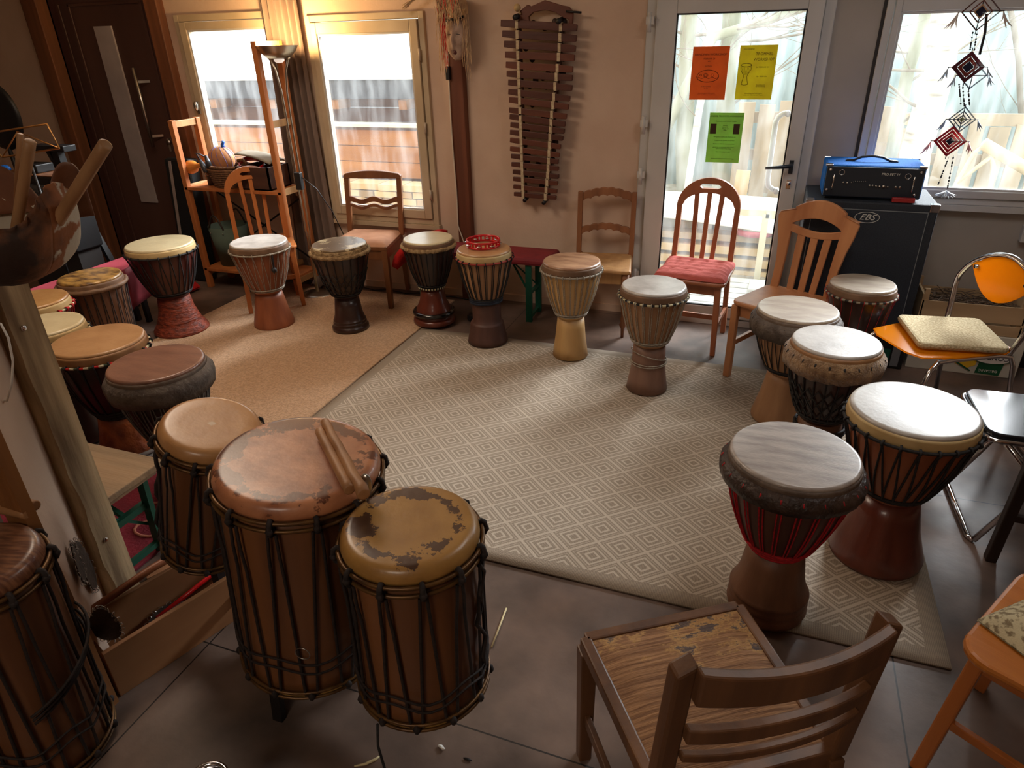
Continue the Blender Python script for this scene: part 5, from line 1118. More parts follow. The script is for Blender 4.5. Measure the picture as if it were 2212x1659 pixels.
tag(MB().box(-3.72, -3.42, 4.12, 4.34, .163, .20).build('shelf_tray', c_light, bevel=.004), 'pale wooden tray on the lower shelf board right of the felt bin', 'tray')
t = thing('keyboard_case', 'black instrument case leaning between the dark door and the pine shelf', 'case', (0, 0, 0))
MB().beam((-4.36, 4.18, .0), (-4.36, 4.27, .96), .24, .12, up=(0, 1, 0)).build('case_body', mat('black_case', (24, 26, 28), rough=.6), t, bevel=.02)
MB().beam((-4.40, 4.105, .30), (-4.40, 4.19, .95), .022, .008, up=(0, 1, 0)).build('webbing_strap', mat('grey_webbing', (150, 136, 130), rough=.8), t)
tag(MB().grid(lambda u, v: (-3.30+.22*u, 4.22+.10*v, .03+.10*sin(pi*u)*sin(pi*v)+.02*sin(u*14)), 16, 10).build('cloth_heap', mat('grey_brown_cloth', (120, 104, 94), (96, 82, 74), scale=8, rough=.95), solid=.01), 'crumpled grey-brown cloth at the foot of the curtain behind the lamp', 'cloth')
mb = MB(); rg = random.Random(3)
mb.tube([(-2.95+.09*i+.02*sin(i*2), 4.36-.02*(i % 3), .008) for i in range(13)] + [(-1.75, 4.1, .008), (-1.82, 3.95, .008), (-1.7, 3.9, .01), (-1.65, 4.0, .01)], .005, 5); mb.box(-1.84, -1.74, 3.97, 4.03, .002, .035)
tag(mb.build('extension_cable', m_black), 'black extension cable along the wall behind the two middle drums', 'cable')

# far left corner
Yk = 3.0
m_gold = mat('brass_wire', (204, 150, 88), rough=.35, metal=.8)
t = thing('music_stand', 'folding brass-wire music stand at the far left', 'music stand', (0, 0, 0))
g = lambda x, y: at(x, y, Yk)
MB().tube([g(-40, 290), g(102, 268), g(128, 320), g(5, 340), g(-40, 290)], .0055, 6).tube([g(36, 284), g(128, 320)], .004, 6).tube([g(38, 284), g(5, 340)], .004, 6).build('desk_frame', m_gold, t)
b_ = g(60, 335); MB().tube([b_, (b_.x, Yk, .6), (b_.x, Yk, .25)], .008, 8).build('pole', m_black, t)
for a in (0.4, 2.5, 4.6): MB().beam((b_.x, Yk, .35), (b_.x+.28*cos(a), Yk+.28*sin(a), 0), .012, .006).build('leg', m_black, t)
t = thing('keyboard_stand', 'black steel support with a flat crossbar left of the dark door', 'stand', (0, 0, 0))
p = at(125, 318, 3.5); MB().box(p.x-.22, p.x+.11, 3.45, 3.55, p.z-.025, p.z+.015).build('crossbar', m_black, t, bevel=.004)
MB().beam((p.x-.02, 3.5, p.z), (p.x+.03, 3.5, 0), .06, .05).beam((p.x-.10, 3.5, p.z), (p.x+.30, 3.5, 0), .04, .03).build('leg', m_black, t); MB().box(p.x-.2, p.x+.25, 3.46, 3.54, 0, .03).build('foot', m_black, t)
p = at(55, 378, 3.2)
t = thing('guitar_amplifier', 'small amplifier with a ribbed grey grille under the music stand', 'amplifier', (p.x, 3.2, 0))
MB().box(-.30, .24, 0, .22, .50, p.z-.006).build('cabinet', m_black, t, bevel=.01); MB().box(-.26, .20, -.012, .0, .53, p.z-.06).build('grille', mat('ribbed_grey_grille', (92, 94, 92), (60, 62, 60), scale=60, stretch=(.05, 1, 1), rough=.8), t); MB().box(-.30, .24, 0.005, .22, p.z-.006, p.z).build('wood_top', c_brownw, t)
MB().box(-.28, .22, .02, .20, .0, .50).build('stool_base', mat('dark_box', (34, 28, 26), rough=.8), t)
q = at(20, 356, 3.3); tag(MB().box(p.x-.12, p.x+.05, 3.25, 3.38, p.z+.001, p.z+.055).box(p.x-.06, p.x+.0, 3.235, 3.25, p.z+.015, p.z+.045).build('audio_device', m_black, bevel=.006), 'small black audio box on top of the ribbed amplifier', 'audio box')
q = at(5, 368, 3.22); tag(MB().ball((q.x, 3.24, p.z+.025), (.05, .03, .024), 12, 6).build('blue_pouch', mat('blue_fabric', (20, 108, 206), rough=.5)), 'bright blue pouch on the amplifier at the left edge', 'pouch')
q = at(-5, 250, 3.6); tag(MB().lathe([(1e-6, -.03), (.2, -.025), (.235, 0), (.2, .02), (1e-6, .03)], 40, m=Matrix.Translation(q) @ Matrix.Rotation(pi/2, 4, 'X')).cyl((q.x, 3.6, 0), (q.x, 3.6, q.z), .015).build('black_disc', m_black), 'large black disc on a pole at the far left edge', 'disc')
t = MB().tube([(-5.0+.25*cos(i*.7)*(1-.03*i), 3.75+.18*sin(i*.7), .01+.004*i) for i in range(26)], .008, 5).build('cable_heap', m_black); tag(t, 'heap of black cable on the floor before the dark door', 'cable')

# ================================================================== LOUDSPEAKER, AMP, BOXES
m_tolex = mat('black_tolex', (34, 40, 50), (26, 31, 40), scale=120, rough=.7, bump=.3, bscale=200); m_grille = mat('blue_black_grille', (40, 47, 58), (32, 38, 48), scale=160, rough=.75, bump=.3, bscale=260)
x0, x1, y0 = .195, .815, 3.95
t = thing('loudspeaker_cabinet', 'tall blue-black loudspeaker cabinet with an oval logo beside the glass door', 'loudspeaker', (0, 0, 0))
MB().box(x0, x1, y0, 4.36, .235, .93).build('cabinet', m_tolex, t, bevel=.008)
MB().box(x0+.035, x1-.045, y0-.006, y0+.004, .26, .89).build('grille', m_grille, t)
rectframe(MB(), x0+.032, x1-.042, .257, .893, .003, y0-.008, y0).build('grille_piping', mat('grey_piping', (120, 124, 128), rough=.5), t)
for x_ in (x0+.018, x1-.018):
    for z_ in (.912, .253): MB().box(x_-.022, x_+.022, y0-.003, y0+.04, z_-.020, z_+.021).build('metal_corner', m_chrome, t, bevel=.004)
lc = at(1873, 470, y0-.01); mw = mat('white_logo_print', (206, 204, 196), rough=.5)
MB().tube([(lc.x+.058*cos(a*pi/20), y0-.0075, lc.z+.028*sin(a*pi/20)) for a in range(40)], .0016, 5, closed=True).build('logo_oval', mw, t)
text('logo_letters', 'EBS', .042, mw, t, face_front(lc.x, y0-.008, lc.z, sx=1.15), font_shear=.35, extr=.001)
t = thing('flight_case', 'low black case with a green label under the loudspeaker cabinet', 'case', (0, 0, 0))
MB().box(.20, .84, 3.98, 4.36, 0, .235).build('case_body', m_black, t, bevel=.006)
MB().box(.775, .815, 3.974, 3.982, .02, .20).build('light_strip', mat('grey_strip', (110, 112, 116), rough=.6), t); MB().box(.70, .765, 3.974, 3.982, .03, .12).build('green_label', m_green, t)
za = .932; zb = 1.105; xa, xb, ya, yb = .262, .728, 3.985, 4.27
t = thing('amplifier_head', 'bright blue amplifier head with a black control panel on top of the loudspeaker cabinet', 'amplifier', (0, 0, 0))
m_bluet = mat('blue_tolex', (16, 96, 172), (8, 78, 150), scale=140, rough=.85, spec=.15, bump=.3, bscale=220)
MB().box(xa, xb, ya+.008, yb, za+.01, zb).build('cabinet', m_bluet, t, bevel=.012)
m_panel = mat('navy_black_panel', (26, 32, 42), rough=.5)
MB().box(xa+.006, xb-.006, ya, ya+.012, za+.014, zb-.008).build('control_panel', m_panel, t, bevel=.004)
for x_ in (xa+.03, xb-.03):
    for y_ in (ya+.03, yb-.03): MB().cyl((x_, y_, za), (x_, y_, za+.012), .012).build('rubber_foot', m_black, t)
for x_ in (xa+.016, xb-.016):
    for y_ in (ya+.02, yb-.015): MB().box(x_-.018, x_+.018, y_-.014, y_+.014, zb-.008, zb+.003).build('metal_corner', m_chrome, t, bevel=.003)
hx = (xa+xb)/2-.01
MB().tube([(hx-.12, ya+.14, zb+.004), (hx-.085, ya+.14, zb+.006), (hx-.05, ya+.14, zb+.022), (hx, ya+.14, zb+.028), (hx+.05, ya+.14, zb+.022), (hx+.085, ya+.14, zb+.006), (hx+.12, ya+.14, zb+.004)], .006, 8).box(hx-.125, hx-.09, ya+.13, ya+.15, zb, zb+.006).box(hx+.09, hx+.125, ya+.13, ya+.15, zb, zb+.006).build('carry_handle', m_black, t)
MB().box(xb-.002, xb+.014, ya+.09, ya+.18, za+.06, za+.12).build('side_handle', m_iron, t, bevel=.003)
mb = MB()
for x_ in (xa+.045, xb-.05): mb.tube([(x_, ya-.001, za+.05), (x_, ya-.012, za+.055), (x_, ya-.012, za+.125), (x_, ya-.001, za+.13)], .0035, 6)
mb.build('rack_handle', m_chrome, t)
mb = MB(); zk = lambda f_: za+.02+f_*.15
for fx, fz, r in ((.16, .45, .0045), (.20, .44, .0045), (.24, .46, .002), (.26, .48, .002), (.28, .50, .002), (.30, .50, .002), (.32, .50, .002), (.34, .50, .002), (.36, .50, .002), (.38, .51, .002), (.43, .38, .005), (.46, .38, .005), (.495, .37, .005), (.53, .36, .005), (.57, .36, .008), (.61, .36, .004), (.69, .36, .0055), (.73, .36, .0055)):
    x_ = xa+fx*(xb-xa)+.02; mb.cyl((x_, ya-.008, zk(fz)), (x_, ya, zk(fz)), r, n=12)
mb.build('control_knob', m_steel, t)
mb = MB()
for fx, fz in ((.05, .86), (.95, .86), (.045, .18), (.93, .12)): x_ = xa+fx*(xb-xa); mb.cyl((x_, ya-.004, zk(fz)), (x_, ya, zk(fz)), .007, n=12)
for fx, fz in ((.17, .78), (.83, .72)): x_ = xa+fx*(xb-xa); mb.ring((x_, ya-.002, zk(fz)), .013, .0018, 18, 5, m=None) if False else mb.tube([(x_+.013*cos(a*pi/9), ya-.002, zk(fz)+.013*sin(a*pi/9)) for a in range(18)], .0018, 5, closed=True)
mb.build('panel_screw', m_chrome, t)
text('panel_print', 'PRO PET IV', .017, mw, t, face_front(xa+.66*(xb-xa), ya-.001, zk(.76)), extr=.0006)
p = at(1952, 428, 3.955)
tag(MB().box(p.x-.050, p.x+.055, 3.956, 3.980, .934, .957).build('red_harmonica_box', mat('red_box', (150, 34, 34), rough=.4), bevel=.003), 'small dark red box lying in front of the blue amplifier head', 'box')
t = thing('banana_box', 'banana cardboard box with green and yellow print standing upside down under the wooden crate', 'box', (0, -.09, 0))
m_card = mat('white_cardboard', (206, 202, 188), (190, 186, 172), scale=6, rough=.8); yB = 4.12
MB().box(.865, 1.40, yB, 4.40, 0, .235).build('carton', m_card, t, bevel=.004)
def rectp(mb, pts): mb.prism(pts, yB-.003, yB, 'y')
mg = mat('banana_green_print', (14, 84, 50), rough=.7); my = mat('banana_yellow_print', (236, 188, 40), rough=.7)
MB().prism([(.868, .232), (1.12, .232), (.98, .15), (.90, .10), (.868, .09)], yB-.003, yB, 'y').prism([(.96, .16), (1.17, .20), (1.21, .16), (1.20, .06), (1.16, .035), (1.10, .06)], yB-.003, yB, 'y').build('yellow_print', my, t)
MB().prism([(.885, .228), (.91, .232), (.93, .18), (1.0, .13), (.94, .125), (.905, .16)], yB-.005, yB-.003, 'y').prism([(.93, .232), (.96, .175), (1.06, .16), (1.06, .19)], yB-.005, yB-.003, 'y').prism([(1.205, .015), (1.32, .010), (1.33, .085), (1.215, .085)], yB-.005, yB-.003, 'y').prism([(1.02, .11), (1.18, .02), (1.185, .026), (1.03, .118)], yB-.005, yB-.003, 'y').build('green_print', mg, t)
MB().prism([(1.265+.095*cos(a*pi/14), .118+.038*sin(a*pi/14)) for a in range(28)], yB-.010, yB-.008, 'y').build('oval_white', m_white, t)
MB().prism([(1.265+.100*cos(a*pi/14), .118+.043*sin(a*pi/14)) for a in range(28)], yB-.008, yB-.005, 'y').build('oval_border', mg, t)
text('lettering', 'CONDOR', .036, m_panel, t, face_front(1.265, yB-.011, .116, rot=pi), extr=.0006)
text('small_lettering', 'ORGANIC', .020, m_white, t, face_front(1.265, yB-.006, .035, rot=pi), extr=.0004)
t = thing('fruit_crate', 'thin wooden crate full of twigs standing on the banana box', 'crate', (0, -.09, .237))
m_thin = mat('thin_crate_wood', (190, 160, 122), (166, 136, 100), scale=7, stretch=(.2, 1, 1), rough=.75)
for nm, bx in (('side_slat', (.87, 1.36, 4.13, 4.138, .0, .055)), ('side_slat', (.87, 1.36, 4.13, 4.138, .07, .165)), ('side_slat', (.87, 1.36, 4.392, 4.40, .0, .165)), ('end_board', (.865, .877, 4.13, 4.40, 0, .20)), ('end_board', (1.353, 1.365, 4.13, 4.40, 0, .20)), ('base_board', (.877, 1.353, 4.138, 4.392, 0, .008))): MB().box(*bx).build(nm, m_thin, t)
for x_ in (.885, 1.345):
    for y_ in (4.15, 4.38): MB().prism([(x_-.012, y_-.012), (x_+.012, y_-.012), (x_+.012, y_+.012), (x_-.012, y_+.012)], .0, .225, 'z').build('corner_post', m_thin, t)
rg = random.Random(11); mb = MB()
for i in range(150):
    x_ = .90+.42*rg.random(); y_ = 4.07+.2*rg.random(); z_ = .237+.10+.07*rg.random(); a = rg.random()*6.28; l_ = .04+.06*rg.random(); b2 = rg.random()*.5
    pts = []
    for q in (-1, -.4, .3, 1): pts.append((min(1.34, max(.885, x_+l_*q*cos(a))), min(4.295, max(4.055, y_+.5*l_*q*sin(a))), z_+.02*q*b2+.01*sin(q*3+i)))
    mb.tube(pts, .0026, 4)
tag(mb.build('dry_twigs', mat('grey_brown_twigs', (124, 104, 88), (84, 68, 56), scale=20, rough=.9)), 'tangle of dry twigs in the thin wooden crate', 'twigs', kind='stuff')
tag(MB().box(1.42, 1.50, 4.2, 4.38, 0, .10).build('dark_box', m_black, bevel=.006), 'small dark box on the floor right of the banana box', 'box')

# ================================================================== HANGING MOBILE
YM = 4.22
t = thing('yarn_mobile', 'hanging mobile of four yarn diamonds with beads and feathers before the right window', 'mobile', (0, 0, 0))
def yc(name, c): return mat('yarn_'+name, c, rough=.9, bump=.3, bscale=120)
def diamond(px, py, r, cols, rot=0, feather=(200, 205, 214), y_=YM):
    c = at(px, py, y_); s_ = r*(c-Vector((0, 0, HC))).dot(-ZB)/FPX
    base = MB()
    base.cyl(c+Vector((-s_*1.15, 0, 0)), c+Vector((s_*1.15, 0, 0)), .0022, n=6).cyl(c+Vector((0, 0, -s_*1.15)), c+Vector((0, 0, s_*1.15)), .0022, n=6)
    o = base.build('cross_sticks', m_iron, t)
    for (q0, q1, cn, cc) in cols:
        mb = MB(); k = max(2, int((q1-q0)*s_/.0035))
        for i in range(k):
            q = s_*(q0+(q1-q0)*(i+.5)/k)
            mb.tube([c+Vector((q, -.003, 0)), c+Vector((0, -.003, q)), c+Vector((-q, -.003, 0)), c+Vector((0, -.003, -q))], .0021, 4, closed=True)
        mb.build('yarn_diamond', yc(cn, cc), t)
    rg = random.Random(int(px))
    for sx in (-1, 1):
        mb = MB()
        for i in range(7):
            a = (rg.random()-.3)*1.1; l_ = s_*(.5+.4*rg.random()); p0 = c+Vector((sx*s_*1.1, 0, 0))
            mb.tube([p0, p0+Vector((sx*l_*.35*sin(a+.4), -.01, -l_*.6)), p0+Vector((sx*l_*.9*sin(a+.2), -.012, -l_))], [.002, .006, .001], 4, flat=.3)
        mb.build('feather_tassel', mat('feather_%d' % feather[0], feather, rough=.8), t)
    return c, s_
c1, s1 = diamond(2119, 25, 38, [(0, .28, 'navy', (40, 36, 60)), (.28, .38, 'tan', (196, 150, 110)), (.52, .60, 'brown', (120, 70, 60)), (.90, 1.0, 'brown2', (96, 60, 52))], feather=(214, 196, 186))
c2, s2 = diamond(2091, 145, 33, [(0, .34, 'navy', (40, 36, 60)), (.36, .62, 'rust', (130, 54, 44)), (.66, .96, 'plum', (92, 36, 44))], feather=(176, 190, 204))
c2b, s2b = diamond(2101, 163, 28, [(.86, 1.0, 'slate', (60, 74, 96))], feather=(176, 190, 204), y_=YM+.02)
c3, s3 = diamond(2078, 258, 27, [(0, .22, 'olive', (110, 112, 60)), (.26, .40, 'navy', (40, 36, 60)), (.58, .66, 'slate', (60, 74, 96)), (.86, 1.0, 'slate', (60, 74, 96))], feather=(150, 166, 190))
c4, s4 = diamond(2052, 305, 32, [(0, .26, 'navy', (40, 36, 60)), (.28, .5, 'crimson', (176, 30, 40)), (.54, .74, 'crimson2', (200, 36, 46)), (.8, 1.0, 'crimson', (176, 30, 40))], feather=(222, 160, 160))
mb = MB(); mb2 = MB(); rg = random.Random(2)
def bead(a, b, n):
    a = Vector(a); b = Vector(b); mb2.tube([a, b], .0009, 4)
    for i in range(n):
        s_ = rg.random(); mb.ball(a.lerp(b, s_), .0042, 6, 4)
for dx in (-.010, .008): bead(c1+Vector((dx-.002, 0, -s1)), c2+Vector((dx, 0, s2)), 9)
for dx in (-.02, -.005, .018): bead(c2+Vector((dx, 0, -s2)), c3+Vector((dx, 0, s3)), 14)
for p0, p1 in (((2050, 338), (2026, 400)), ((2060, 336), (2046, 410))): bead(at(*p0, YM), at(*p1, YM), 16)
bead(c1+Vector((0, 0, s1)), Vector((c1.x, YM, 2.62)), 4)
mb.build('bead_strand', m_iron, t); mb2.build('thread', m_iron, t)
MB().tube([at(2131, 30, YM+.01), at(2128, 70, YM+.01), at(2116, 118, YM+.01)], .006, 6).build('dark_wrapped_stick', m_iron, t)
mb = MB(); q = at(2044, 412, YM)
for i in range(9): a = -1.6+3.2*i/8; mb.tube([q, q+Vector((.02*sin(a), -.01, -.015-.008*cos(a))), q+Vector((.05*sin(a), -.012, -.02-.02*cos(a)))], [.002, .008, .001], 4, flat=.3)
mb.build('feather_tassel', mat('white_feather', (220, 226, 230), rough=.8), t)

# ================================================================== OUTSIDE
m_gnd = mat('leafy_ground', (176, 166, 144), (132, 120, 98), scale=9, rough=.95, bump=.5, bscale=30)
struct(MB().box(-14, 12, W+.16, 14, -.22, -.12).build('floor_outside', m_gnd))
m_deck = mat('grey_deck_boards', (196, 194, 184), (166, 162, 150), scale=6, stretch=(.1, 1, 1), rough=.8)
t = thing('wooden_deck', 'pale grey board deck outside the glass door', 'deck', (0, 0, 0))
for i in range(7): MB().box(-1.5, 1.2, W+.20+.125*i, W+.31+.125*i, -.12, -.03).build('deck_board', m_deck, t)
m_corr = mat('pale_corrugated_steel', (196, 214, 214), (180, 200, 202), scale=2, rough=.55)
YC = 9.6
mb = MB(); vs = []; n_ = 640; x0 = -2.2; x1 = 8.6
for i in range(n_+1):
    x_ = x0+(x1-x0)*i/n_; y_ = YC+.02*cos(2*pi*x_/.135)
    vs += [(x_, y_, -.2), (x_, y_, 3.3), (x_, y_+.03, 3.3), (x_, y_+.03, -.2)]
mb.add(vs, [(4*i+c, 4*(i+1)+c, 4*(i+1)+(c+1) % 4, 4*i+(c+1) % 4) for i in range(n_) for c in range(4)], True)
tag(mb.build('corrugated_wall', m_corr), 'pale blue-grey corrugated steel wall across the yard behind the trees', 'wall')
# wooden shed and fence seen through the left windows
zE = at(800, 168, 7.6).z; zE2 = at(800, 208, 7.6).z; zG = at(800, 266, 6.7).z
m_shed = mat('larch_boards', (184, 130, 76), (150, 98, 54), scale=5, stretch=(.12, 1, 1), rough=.75); m_shedd = mat('dark_shed_boards', (126, 84, 60), (98, 64, 46), scale=5, stretch=(.12, 1, 1), rough=.75); m_roofw = mat('white_metal_roof', (226, 226, 216), rough=.6)
t = thing('timber_shed', 'long timber shed with a pale metal roof across the yard, through the left windows', 'shed', (0, 0, 0))
mb = MB(); z_ = -.1
while z_ < zE2: mb.box(-15, -2.6, 7.6, 7.64, z_, min(z_+.155, zE2)); z_ += .16
mb.build('board_wall', m_shedd, t)
MB().box(-15.2, -2.5, 7.28, 7.34, zE2, zE).build('gutter_board', mat('slate_grey_paint', (78, 80, 86), rough=.7), t)
MB().prism([(7.25, zE), (7.25, zE+.04), (12.5, zE+1.2), (12.5, zE+1.16)], -15.3, -2.4, 'x').build('roof', m_roofw, t)
for i in range(10):
    x_ = -3.2-.9*i; MB().box(x_, x_+.10, 7.34, 7.62, zE2-.12, zE2-.02).build('rafter_end', m_shed, t)
t = thing('board_fence', 'low fence of pale horizontal boards in front of the timber shed', 'fence', (0, 0, 0))
z_ = zG-.06
MB().box(-15, -2.2, 6.62, 6.78, zG-.03, zG).build('top_rail', mat('pale_rail', (232, 222, 190), rough=.7), t)  # rail is paler than the fence boards
for i in range(3): MB().box(-15, -2.2, 6.68, 6.71, zG-.06-.165*(i+1), zG-.06-.165*i-.008).build('fence_board', m_shed, t)
t = thing('stacked_beams', 'stack of sawn beam ends below the board fence, through the second window', 'timber', (0, 0, 0))
rg = random.Random(4); zb0 = -.12; k = 0; zt_ = zG-.06-.5
rows = 7; hh = (zt_-zb0)/rows
m_sawn = [mat('sawn_end_%d' % i, c, rough=.8) for i, c in enumerate(((204, 178, 130), (184, 156, 112), (160, 140, 110), (214, 192, 148)))]
for r_ in range(rows):
    x_ = -6.2-rg.random()*.2
    while x_ < -3.4:
        w_ = .16+.22*rg.random(); MB().box(x_, x_+w_-.012, 6.35+.05*rg.random(), 6.62, zb0+r_*hh, zb0+(r_+1)*hh-.010).build('sawn_beam', m_sawn[rg.randrange(4)], t); x_ += w_
# trees
m_birch = mat('birch_bark', (226, 222, 210), (150, 142, 130), scale=7, stretch=(.5, .5, 3), rough=.8, lo=.55, hi=.75, bump=.2); m_tr = mat('pale_green_bark', (170, 172, 148), (144, 146, 122), scale=6, stretch=(1, 1, .3), rough=.85); m_twig = mat('twig_bark', (146, 136, 118), rough=.9)
def tree(label, px0, py0, px1, py1, Y, r0, r1, m, seed, nb=9, twig=.9, zrange=(.9, 3.6)):
    a = at(px0, py0, Y); b = at(px1, py1, Y); d_ = (a-b)/(a.z-b.z); base = b+d_*(-.15-b.z); top = b+d_*(max(a.z, 2.0)+2.2-b.z)
    t = thing('tree', label, 'tree', base, 0, 'bare trees in the yard'); L_ = top-base; pts = [L_*(i/14)+Vector((.05*noise.noise(Vector((i*.5, seed, 0)))*(i > 0), .05*noise.noise(Vector((i*.5, seed, 9))), 0)) for i in range(15)]
    MB().tube(pts, [r0+(r1-r0)*i/14 for i in range(15)], 12).build('trunk', m, t)
    rg = random.Random(seed); mb = MB()
    def grow(p, d, l_, r, dep):
        n_ = 5; q = [p]
        for i in range(n_): d = (d+Vector((rg.uniform(-.25, .25), rg.uniform(-.2, .2), rg.uniform(-.15, .2)))).normalized(); q.append(q[-1]+d*l_/n_)
        mb.tube(q, [r*(1-.13*i) for i in range(n_+1)], 4 if dep else 5, caps=False)
        if dep < 2:
            for i in range(3+(dep == 0)): k_ = rg.randrange(1, n_+1); grow(q[k_], (d+Vector((rg.uniform(-1, 1), rg.uniform(-.5, .5), rg.uniform(-.4, .7)))).normalized(), l_*.55, r*.5, dep+1)
    for i in range(nb):
        z_ = rg.uniform(*zrange); s_ = z_/L_.z
        if s_ > 1: continue
        grow(L_*s_, Vector((rg.choice((-1, 1))*rg.uniform(.5, 1), rg.uniform(-.5, .3), rg.uniform(-.1, .9))).normalized(), twig*rg.uniform(.6, 1.2), min(.014, r1*.3), 0)
    mb.build('branches', m_twig, t); return t
tree('thick white birch trunk outside the right window', 2046, 30, 1980, 350, 6.6, .125, .085, m_birch, 1, 6)
tree('slim greenish tree trunk outside the right window, left of the birch', 2000, 30, 1915, 350, 6.9, .055, .040, m_tr, 2, 9)
tree('pale trunk at the left inside the glass door view', 1488, 30, 1478, 380, 7.2, .085, .060, m_tr, 3, 12, 1.2)
tree('pale trunk behind the orange poster in the glass door view', 1582, 30, 1556, 400, 7.6, .10, .07, m_tr, 5, 12, 1.3)
tree('thin white birch stem beside the left trunk in the glass door view', 1514, 210, 1488, 390, 6.6, .035, .02, m_birch, 6, 7, .8)
tree('thin tree far right in the yard outside the right window', 2190, 60, 2212, 300, 8.2, .03, .015, m_twig, 8, 14, 1.2)
tree('bare tree behind the timber shed roof outside the first window', 500, 60, 505, 150, 12.8, .08, .03, m_twig, 12, 26, 2.0, (2.4, 5.2))
MBd = MB(); a = at(1425, 300, 7.0); b = at(1540, 80, 7.0); c_ = at(1700, 30, 7.3)
tag(MBd.tube([a+(a-b)*.6, a, b, c_, c_+(c_-b)*.5], [.07, .06, .05, .035, .02], 8).build('leaning_branch', m_tr), 'long leaning branch crossing behind the posters outside the glass door', 'branch')
# timber stack and boards outside the door
t = thing('plank_stack', 'stack of pale planks outside the glass door behind the arch-back chair', 'timber', (0, 0, 0))
zt0 = at(1500, 500, 5.9).z
for i in range(6):
    for j in range(3):
        z1 = zt0-.10*i; MB().box(-2.4+.05*rg.random(), .28+.12*rg.random()-.1*(i % 2), 5.85+.16*j, 5.99+.16*j, z1-.05-.02*rg.random(), z1).build('plank', m_sawn[rg.randrange(4)], t)
for x_ in (-1.3, -.2): MB().box(x_-.05, x_+.05, 5.85, 6.3, -.12, zt0-.56).build('bearer', m_shed, t)
zp = at(1560, 440, 6.1).z
tag(MB().grid(lambda u, v: (-2.4+2.75*u, 5.80+.55*v, zp-.10*(1-v)+.03*sin(u*3)-(.22*max(0, u-.6)*(1-v))), 24, 6).build('white_sheet', mat('white_board', (236, 236, 230), rough=.6), solid=.01), 'white sheet lying tilted over the planks outside the glass door', 'sheet')
t = thing('block_pile', 'pile of grey blocks and wood under the white sheet outside the glass door', 'pile', (0, 0, 0))
x_ = -2.3
while x_ < .25:
    w_ = .12+.2*rg.random(); MB().box(x_, x_+w_-.02, 6.0, 6.2, zt0+.002, zt0+.05+.10*rg.random()).build('block', m_sawn[rg.randrange(4)] if rg.random() < .5 else m_deck, t); x_ += w_
t = thing('steel_rack', 'pale perforated steel rack stand outside the glass door', 'rack', (0, 0, 0)); m_cr = mat('cream_steel', (222, 218, 190), rough=.5)
a = at(1655, 462, 5.6); b = at(1640, 598, 5.6)
MB().beam((a.x, 5.6, -.12), (a.x, 5.6, a.z), .05, .03).build('leg', m_cr, t); MB().beam((a.x, 5.72, -.12), (a.x, 5.72, a.z), .05, .03).build('leg', m_cr, t); MB().beam((a.x, 5.6, a.z), (a.x+1.1, 5.6, a.z), .03, .06).beam((a.x-.2, 5.62, a.z), (a.x, 5.62, a.z), .03, .05).build('top_bar', m_cr, t); MB().beam((a.x+1.05, 5.6, -.12), (a.x+1.05, 5.6, a.z), .05, .03).build('leg', m_cr, t)
p = at(1628, 503, 5.75)
t = thing('frame_drum', 'round frame drum with a pinkish rim on the planks outside the glass door', 'drum', (p.x, 5.95, zt0+.002))
MB().lathe([(.145, 0), (.15, 0), (.15, .05), (.145, .05)], 32, close=True).build('rim', mat('pink_rim', (196, 96, 110), rough=.5), t); MB().lathe([(1e-6, .05), (.146, .05), (.146, .054), (1e-6, .056)], 32).build('skin', s_white, t)
t = thing('leaning_board', 'narrow board standing upright among the planks outside the glass door', 'board', (0, 0, 0)); a = at(1606, 370, 6.5); MB().beam((a.x-.03, 6.5, -.12), (a.x, 6.55, a.z), .12, .02).build('board', m_sawn[0], t)
tag(MB().box(-.05, .45, 5.15, 5.4, -.12, .0).build('stone_slab', m_deck, bevel=.01), 'pale stone slab on the ground beyond the deck', 'slab')
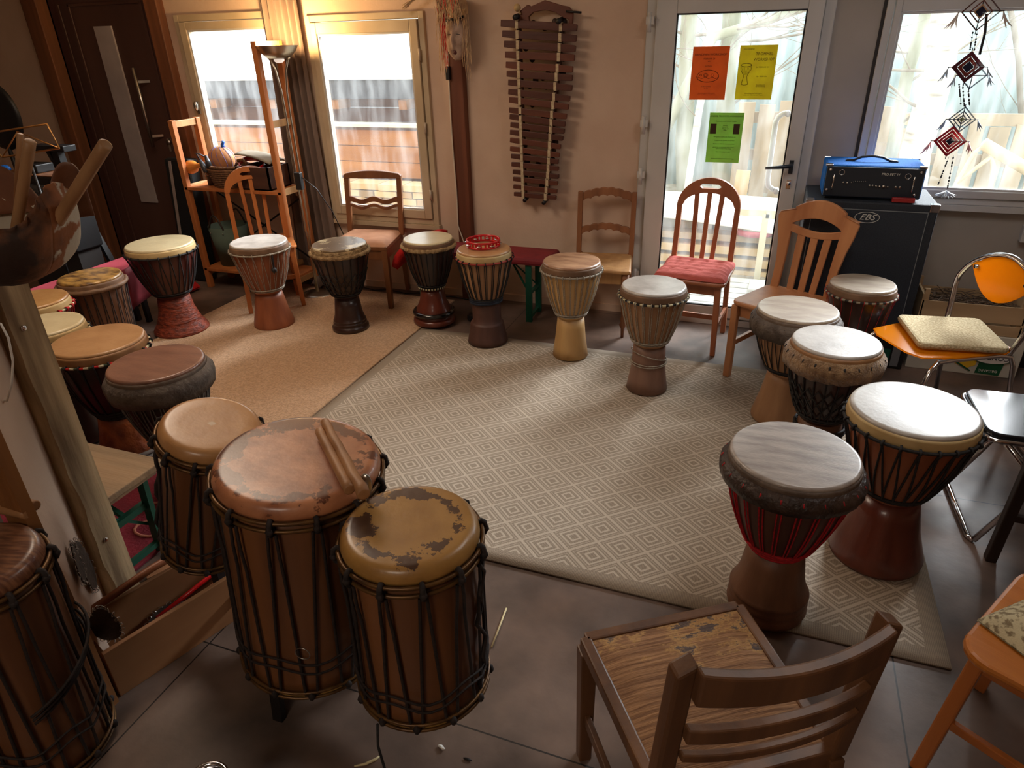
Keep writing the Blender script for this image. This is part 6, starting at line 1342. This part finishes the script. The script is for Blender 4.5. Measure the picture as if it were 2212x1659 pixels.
# pallets outside right window
t = thing('pallet_fence', 'row of upright wooden pallets outside the right window', 'fence', (0, 0, 0)); YP = 7.4
m_pal = mat('grey_pallet_wood', (196, 178, 150), (166, 150, 126), scale=6, stretch=(1, 1, .2), rough=.85)
a = at(1890, 240, YP); b = at(2212, 330, YP); zT = a.z
x_ = a.x-1.2; i = 0
while x_ < b.x+1.4:
    w_ = .11+.06*rg.random(); MB().box(x_, x_+w_, YP, YP+.03, -.12, zT+.10*rg.random()-.15*(i > 7)).build('pallet_board', m_pal, t); x_ += w_+.04; i += 1
for z_ in (.25, zT*.55, zT-.12): MB().box(a.x-1.2, b.x+1.3, YP+.03, YP+.10, z_, z_+.10).build('pallet_rail', m_pal, t)
t = thing('wooden_swing_frame', 'bleached wooden frame with a fat top roller outside the right window', 'frame', (0, 0, 0)); m_bl = mat('bleached_wood', (230, 214, 180), (212, 194, 160), scale=6, rough=.7); YS = 6.5
MB().cyl(at(2123, 310, YS), at(2230, 372, YS), .045).build('roller', m_bl, t)
MB().tube([at(2122, 318, YS), at(2104, 330, YS), at(2064, 398, YS), at(2050, 440, YS)], .016, 8).build('bent_arm', m_bl, t); MB().cyl(at(2150, 332, YS), at(2066, 395, YS), .016).build('brace', m_bl, t)
MB().tube([at(2122, 318, YS), at(2140, 330, YS), at(2146, 360, YS), at(2140, 400, YS), at(2128, 440, YS)], .018, 8).build('bent_arm', m_bl, t)

# ================================================================== PARTS OF PARTS
def under(parent, *children):        # hang small pieces on the part that carries them (all share one origin)
    for t in COL.objects:
        kids = {}
        for c in t.children: kids.setdefault(c.name.split('.')[0], []).append(c)
        if parent in kids:
            for n in children:
                for c in kids.get(n, []): c.parent = kids[parent][0]
under('grille', 'grille_piping', 'logo_oval', 'logo_letters'); under('control_panel', 'control_knob', 'panel_screw', 'rack_handle', 'panel_print')
under('sheet', 'printed_text', 'printed_drawing'); under('carton', 'yellow_print', 'green_print', 'oval_white', 'oval_border', 'lettering', 'small_lettering')
under('bin_body', 'loop_handle', 'rivet'); under('drumhead', 'metal_bell'); under('backrest', 'bolt'); under('leaf', 'moulding', 'strip_pane', 'pull_handle', 'lock', 'seal', 'pane', 'lever_handle', 'keyhole_plate', 'outer_pull_bar')
under('sash', 'glazing_bead', 'pane', 'window_handle'); under('carved_face', 'mouth', 'eye_slit', 'headband'); under('bowl', 'frosted_glass', 'bulb'); under('gourd', 'blue_netting', 'blue_knot', 'bead_net')
under('foot', 'glossy_black_band', 'loose_cord', 'rope_wrap', 'grey_base_ring', 'base_fringe'); under('case_body', 'light_strip', 'green_label', 'webbing_strap'); under('hide_bowl', 'hide_flap'); under('shell', 'wire_ring')
